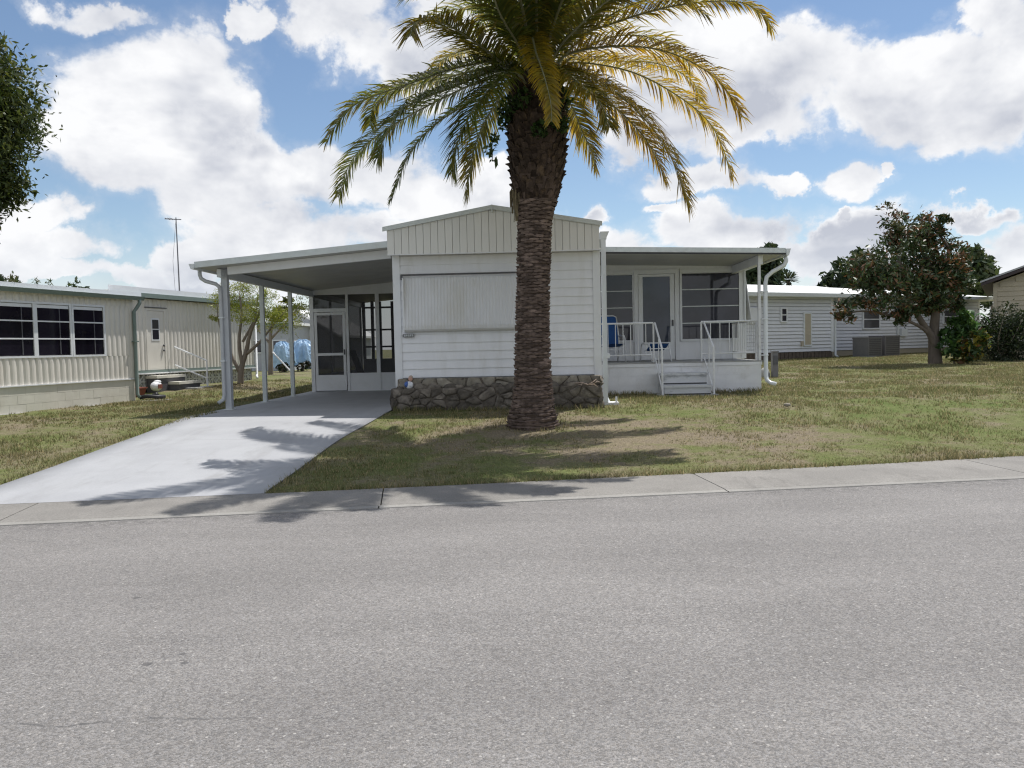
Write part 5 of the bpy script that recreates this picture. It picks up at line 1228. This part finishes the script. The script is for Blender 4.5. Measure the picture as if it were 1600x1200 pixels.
# magnolia
DG = [(0.036, 0.066, 0.024), (0.048, 0.084, 0.031), (0.072, 0.106, 0.041), (0.031, 0.055, 0.022), (0.05, 0.079, 0.029), (0.204, 0.102, 0.054), (0.058, 0.089, 0.034), (0.144, 0.09, 0.048), (0.102, 0.102, 0.048)]
mg = thing('magnolia_tree', 'dark glossy magnolia with rusty leaf undersides and forked trunk in the right lawn', 'tree', (13.78, 28.2, TZ(13.78, 28.2)))
z0 = TZ(13.78, 28.2)
limb(mg, [(13.80,28.2,z0-.1),(13.77,28.2,z0+.5),(13.74,28.2,z0+1.1),(13.80,28.2,2.1),(13.7,28.2,3.2),(13.3,28.2,4.4)], .24, .06, 'trunk', 'oldwood', n=10)
limb(mg, [(13.76,28.15,z0+.55),(13.58,28.1,z0+1.0),(13.2,28.0,z0+1.5),(12.7,27.9,2.6),(12.3,27.7,3.9),(12.36,28,5.0)], .15, .04, mat='oldwood')
limb(mg, [(13.58,28.1,z0+1.0),(13.1,27.9,z0+1.3),(12.3,27.6,1.80),(11.2,27.5,2.05),(10.5,27.5,2.0)], .07, .02, mat='oldwood')
limb(mg, [(13.75,28.2,2.2),(13.2,28.1,2.9),(12.4,27.8,3.5),(11.4,28,3.4)], .08, .025, mat='oldwood')
limb(mg, [(13.75,28.2,2.6),(14.1,28.2,3.4),(14.1,28,4.2),(13.8,28.6,5.0)], .09, .03, mat='oldwood')
limb(mg, [(13.72,28.2,3.0),(13.5,28.4,4.0),(13.6,28.4,4.8),(13.9,28.8,5.2)], .07, .02, mat='oldwood')
crown(mg, [(12.36,28.0,5.13,.60),(13.55,28.4,4.70,.66),(12.5,27.6,4.43,.62),(12.03,27.5,3.56,1.0),(13.51,28.6,3.75,1.2),(11.4,28.0,3.3,.75),(13.98,28.0,3.02,.85),(14.08,28.0,4.0,.62),(13.5,29.0,5.2,.45),(13.97,28.0,4.93,.34),
           (10.60,27.5,2.09,.42),(11.22,27.6,2.40,.55),(12.01,27.2,2.62,.75),(13.3,28.5,2.5,.70),(11.2,28.5,3.68,.42),(14.5,28.5,2.3,.40),(12.9,28,2.05,.5,.38),(13.6,28.0,2.2,.5,.42),(12.3,27.6,1.95,.42,.32),(14.2,27.9,2.5,.6),(10.4,27.5,1.95,.3,.25)], 15500, .095, DG, 'gloss', clump=330, shell=.30, aspect=.42, up=.6)
# shrubs round its foot
T = thing('croton_shrub', 'low green and yellow leaved croton shrub at the foot of the magnolia', 'shrub', (14.6, 27.6, TZ(14.6, 27.6)))
crown(T, [(14.45,27.6,.60,.40),(14.85,27.5,.75,.35),(14.9,27.5,1.15,.25)], 900, .10, [(.17,.15,.02),(.05,.09,.02),(.12,.06,.025),(.22,.19,.03),(.03,.06,.02),(.04,.075,.02),(.035,.07,.02)], clump=60, shell=.2)
limb(T, [(14.6,27.6,.1),(14.65,27.6,.6),(14.8,27.5,1.1)], .03, .01, 'stem')
T = thing('schefflera_shrub', 'bright green broad-leaved shrub climbing beside the magnolia trunk', 'shrub', (14.3, 27.9, TZ(14.3, 27.9)))
crown(T, [(14.2,27.9,1.25,.42),(14.45,27.9,1.75,.34),(14.1,27.8,.75,.36),(14.75,27.9,1.45,.30)], 1000, .12, [(.04,.09,.025),(.06,.13,.03),(.03,.07,.02),(.09,.16,.05)], clump=70, shell=.2)
limb(T, [(14.3,27.9,.1),(14.25,27.9,.9),(14.4,27.9,1.7)], .035, .01, 'stem')
T = thing('banana_plant', 'small banana plant with broad arching leaves between magnolia and dark bush', 'plant', (15.4, 29.0, TZ(15.4, 29.0)))
limb(T, [(15.4,29,.2),(15.4,29,1.2)], .07, .05, 'stem', 'rachis')
for k, (dx, dy, h) in enumerate(((-.5,.1,.75),(.35,-.2,.95),(.1,.3,1.1),(-.25,-.3,.9),(.55,.1,.5))):
    P = catmull([(15.4,29,1.1),(15.4+dx*.4,29+dy*.4,1.1+h*.8),(15.4+dx,29+dy,1.1+h*.85),(15.4+dx*1.5,29+dy*1.5,1.1+h*.55)], 10); V = []
    for i, p in enumerate(P):
        w = .17*math.sin(math.pi*min(1, i/10*.9+.08))**.7; s = np.array([-dy, dx, 0]); s = s/np.linalg.norm(s); V += [tuple(p+s*w-np.array([0,0,.05])), tuple(p), tuple(p-s*w-np.array([0,0,.05]))]
    c = np.array([(.05,.12,.03)]*len(V)); F = [(i*3+j, i*3+j+1, i*3+j+4, i*3+j+3) for i in range(10) for j in range(2)]
    rawmesh('leaf', V, F, 4, 'leaf', T, c)
T = thing('dark_bush', 'large rounded dark green bush in front of the tan house corner', 'bush', (16.6, 29.4, TZ(16.6, 29.4)))
for k in range(9): limb(T, [(16.6+.1*math.cos(k),29.4+.1*math.sin(k),.3),(16.6+.6*math.cos(k*.7),29.4+.6*math.sin(k*.7),.9),(16.6+1.0*math.cos(k*.7+.2),29.4+.9*math.sin(k*.7+.2),1.7)], .03, .008, 'stem', n=5)
crown(T, [(15.7,29.3,.95,.60),(16.5,29.2,1.2,.80),(17.3,29.5,1.1,.80),(16.9,29.2,1.75,.55),(16.3,29.5,1.7,.5),(17.9,29.8,1.3,.7),(16.6,29.0,.7,.7),(17.5,29.2,.6,.6)], 7500, .07, [(.022,.040,.016),(.030,.050,.020),(.045,.062,.034),(.018,.030,.012)], 'leaf', clump=260, shell=.4, aspect=.4, up=.4)

# feathery tree behind the carport
FG = [(.20,.25,.03), (.25,.29,.04), (.15,.20,.03), (.30,.31,.06)]
T = thing('feathery_tree', 'small multi-stemmed tree with feathery yellow-green foliage behind the carport posts', 'tree', (-8.45, 22.6, TZ(-8.45, 22.6)))
b = TZ(-8.45, 22.6)
for pts, r in (([(-8.5,22.6,b-.1),(-8.45,22.6,b+.45),(-8.30,22.6,b+.9),(-8.1,22.5,b+1.5),(-7.7,22.4,b+2.2)], .10), ([(-8.48,22.6,b+.3),(-8.75,22.6,b+.9),(-8.85,22.6,b+1.6),(-8.7,22.7,b+2.4)], .06),
               ([(-8.42,22.6,b+.5),(-8.45,22.5,b+1.2),(-8.35,22.5,b+2.0),(-8.4,22.5,b+2.6)], .06), ([(-8.3,22.6,b+.85),(-7.9,22.5,b+1.15),(-7.5,22.5,b+1.6),(-7.1,22.4,b+2.0)], .05),
               ([(-8.8,22.6,b+1.1),(-9.0,22.5,b+1.7),(-9.05,22.5,b+2.3)], .035), ([(-8.35,22.5,b+1.2),(-8.0,22.6,b+1.9),(-7.9,22.6,b+2.6)], .04)):
    limb(T, pts, r, r*.3, 'trunk' if r == .10 else 'limb', n=7)
crown(T, [(-8.3,22.6,2.35,.58,.46),(-8.75,22.6,2.5,.5,.42),(-7.75,22.5,2.2,.60,.46),(-7.1,22.4,2.0,.5,.32),(-8.3,22.7,2.9,.45,.25),(-7.6,22.5,2.75,.35,.25),(-9.15,22.4,2.1,.18,.12),(-8.9,22.6,2.85,.3,.2)], 8500, .040, FG, clump=170, shell=.05, aspect=.26, up=.4, mat='leaf')
T = thing('bare_young_tree', 'thin nearly bare young tree with pale prop stake behind the carport', 'tree', (-10.4, 31.0, .2))
limb(T, [(-10.45,31,.1),(-10.42,31,.9),(-10.4,31,1.7),(-10.3,31,2.3)], .11, .05, 'trunk'); limb(T, [(-10.4,31,1.6),(-9.7,31,2.3),(-9.2,31,2.9)], .05, .015); limb(T, [(-10.4,31,1.4),(-10.9,31,2.0),(-11.2,31,2.4)], .05, .015)
limb(T, [(-9.5,30.9,.2),(-10.3,30.9,1.1)], .03, .03, 'stake', 'trim')
crown(T, [(-9.4,31,2.7,.5,.4),(-8.9,31,2.9,.45,.4),(-10.3,31,2.5,.5,.3),(-8.6,31.2,2.6,.4,.3)], 1500, .06, [(.10,.13,.03),(.14,.15,.04),(.06,.09,.02)], clump=70, shell=.1, aspect=.3)
def tarp(cx, cy, w, h, label, tilt):
    T = thing('tarp_cover', label, 'tarp', (cx, cy, .2), 0, 'blue tarps thrown over shrubs')
    V = []; nu, nv = 34, 16
    for j in range(nv+1):
        t = j/nv
        for i in range(nu):
            a = 2*math.pi*i/nu; r = w*(math.sin(math.pi*.5*min(1, t*1.25+.03))**.8)*(1+.20*math.sin(5*a+tilt)*t+.09*math.sin(11*a+3*t)+rng.uniform(-.035, .035))
            V.append((cx+r*math.cos(a)+tilt*.5*t*w, cy+r*.8*math.sin(a), .2+h*(1-t**1.6*.72)+.12*math.sin(4*a+1)*t+.05*math.sin(7*a+9*t)+rng.uniform(-.03, .03)))
    MB().add(V, [(j*nu+i, j*nu+(i+1) % nu, (j+1)*nu+(i+1) % nu, (j+1)*nu+i) for j in range(nv) for i in range(nu)]).build('sheet', 'tarp', T)
    MB().tube([(cx,cy,.1),(cx,cy,.2+h*.6)], .05, 6).build('stem', 'wood', T)
    V, F, C = foliage([(cx,cy,.55,w*.75,.35)], 350, .07, [(.04,.06,.02),(.08,.06,.03),(.03,.05,.02)]); rawmesh('shrub', V, F, 4, 'leaf', T, C)
tarp(W(441,550,34).x, 34.0, .44, 1.30, 'smaller crumpled blue tarp over a shrub, between two carport posts', .3)
tarp(W(472,550,35).x, 35.0, .56, 1.38, 'larger blue tarp draped over a shrub beside the screen wall', .5)

# oak crown reaching in at the left edge
T = thing('oak_tree', 'leafy oak whose crown reaches in at the upper left edge', 'tree', (-10.3, 12.0, TZ(-10.3, 12.0)))
limb(T, [(-10.3,12,TZ(-10.3,12)-.1),(-10.25,12,1.2),(-10.1,12,2.4),(-9.8,12,3.8),(-9.6,12,5.2)], .22, .07, 'trunk')
for q in ((-8.7,12,5.0),(-8.6,12,4.2),(-8.9,11.8,3.7),(-10.8,12.4,5.0),(-9.6,11.2,4.6)): limb(T, [(-10.0,12,2.8),((q[0]-10.0)/2,(q[1]+12)/2,q[2]-.5),q], .07, .015)
crown(T, [(-9.7,12,4.9,1.35),(-8.45,12,5.1,.85),(-8.30,12,4.45,.75),(-8.42,12,3.85,.58),(-8.62,12,3.45,.48),(-8.5,12,5.6,.6),(-10.7,12.3,5.0,1.2),(-9.5,11.3,4.6,.9)], 44000, .05, [(.045,.07,.016),(.07,.095,.022),(.10,.12,.03),(.03,.05,.014)], clump=520, shell=.15, aspect=.45, up=.2, wts=[1.2,1.6,1.6,1.1,.8,.8,.5,.9])

def far_tree(u, v, Y, r, n, label, cols, lobes=None, size=.25, name='far_tree'):
    p = W(u, v, Y); g = TZ(p.x, Y)
    T = thing(name, label, 'tree', (p.x, Y, g), 0, 'trees beyond the houses')
    limb(T, [(p.x,Y,g-.2),(p.x+.1,Y,(g+p.z)/2),(p.x,Y,p.z)], r*.13, r*.05, 'trunk')
    L = [(p.x+a*r, Y+b*r*.5, p.z+c*r, d*r) for (a, b, c, d) in (lobes or [(-.55,0,-.2,.5),(.5,.1,-.15,.55),(0,0,.3,.6),(-.2,.2,-.5,.6),(.35,-.2,-.6,.5)])]
    crown(T, L, n, size, cols, clump=60+n//40, shell=.3, up=.3)
DK = [(.022,.042,.02),(.032,.055,.024),(.045,.068,.03),(.06,.08,.035)]
far_tree(1188, 408, 48, 1.55, 2600, 'dark broadleaf tree rising behind the right end of the porch roof', DK, lobes=[(-.5,0,-.1,.4),(.35,0,.25,.42),(0,0,-.5,.7),(.3,0,-.6,.5),(-.1,0,.1,.3)])
far_tree(1336, 428, 50, 2.0, 2200, 'dark tree behind the white home, left of the magnolia crown', DK, lobes=[(.3,0,.25,.5),(-.2,0,-.05,.55),(-.7,0,-.35,.35),(.6,0,-.2,.6)])
far_tree(1514, 418, 46, 1.45, 2200, 'lighter green tree behind the magnolia and the white roof end', [(.05,.08,.03),(.07,.10,.04),(.035,.06,.025),(.10,.12,.06)], lobes=[(.1,0,.35,.5),(.4,0,-.1,.55),(-.3,0,-.2,.6),(.1,0,-.7,.8)])
far_tree(1440, 440, 60, 3.2, 1500, 'dark low tree mass directly behind the magnolia', DK)
far_tree(8, 452, 60, 1.6, 700, 'dark treetop showing over the tan roof at the left edge', DK)
far_tree(118, 460, 62, 1.3, 500, 'small dark treetop showing over the middle of the tan roof', DK)
far_tree(1548, 450, 60, 1.2, 400, 'small far tree beside the brown eave of the tan house', DK)
far_tree(448, 486, 55, 1.1, 700, 'small olive tree beside the gable seen through the carport', [(.08,.10,.03),(.12,.13,.05)])
p = W(1232, 434, 52)
T = thing('cabbage_palm', 'small far cabbage palm above the white roof, between two dark trees', 'palm', (p.x, 52, TZ(p.x, 52)), 0)
limb(T, [(p.x,52,.2),(p.x,52,p.z-.2)], .12, .12, 'trunk')
V = []; F = []; C = []
for i in range(260):
    d = rng.normal(size=3); d[2] = abs(d[2])*.9-.35; d /= np.linalg.norm(d); c = np.array([p.x, 52, p.z-.1]); L = rng.uniform(.5, .75); w = np.cross(d, (0, 0, 1)); w /= np.linalg.norm(w)+1e-6; o = len(V)
    V += [c+d*.15-w*.01, c+d*.15+w*.01, c+d*L+w*.05-np.array([0,0,.05]), c+d*L-w*.05-np.array([0,0,.05])]; F.append((o,o+1,o+2,o+3)); C += [np.array((.05,.07,.04))*rng.uniform(.7, 1.4)]*4
rawmesh('crown', V, F, 4, 'leaf', T, C)
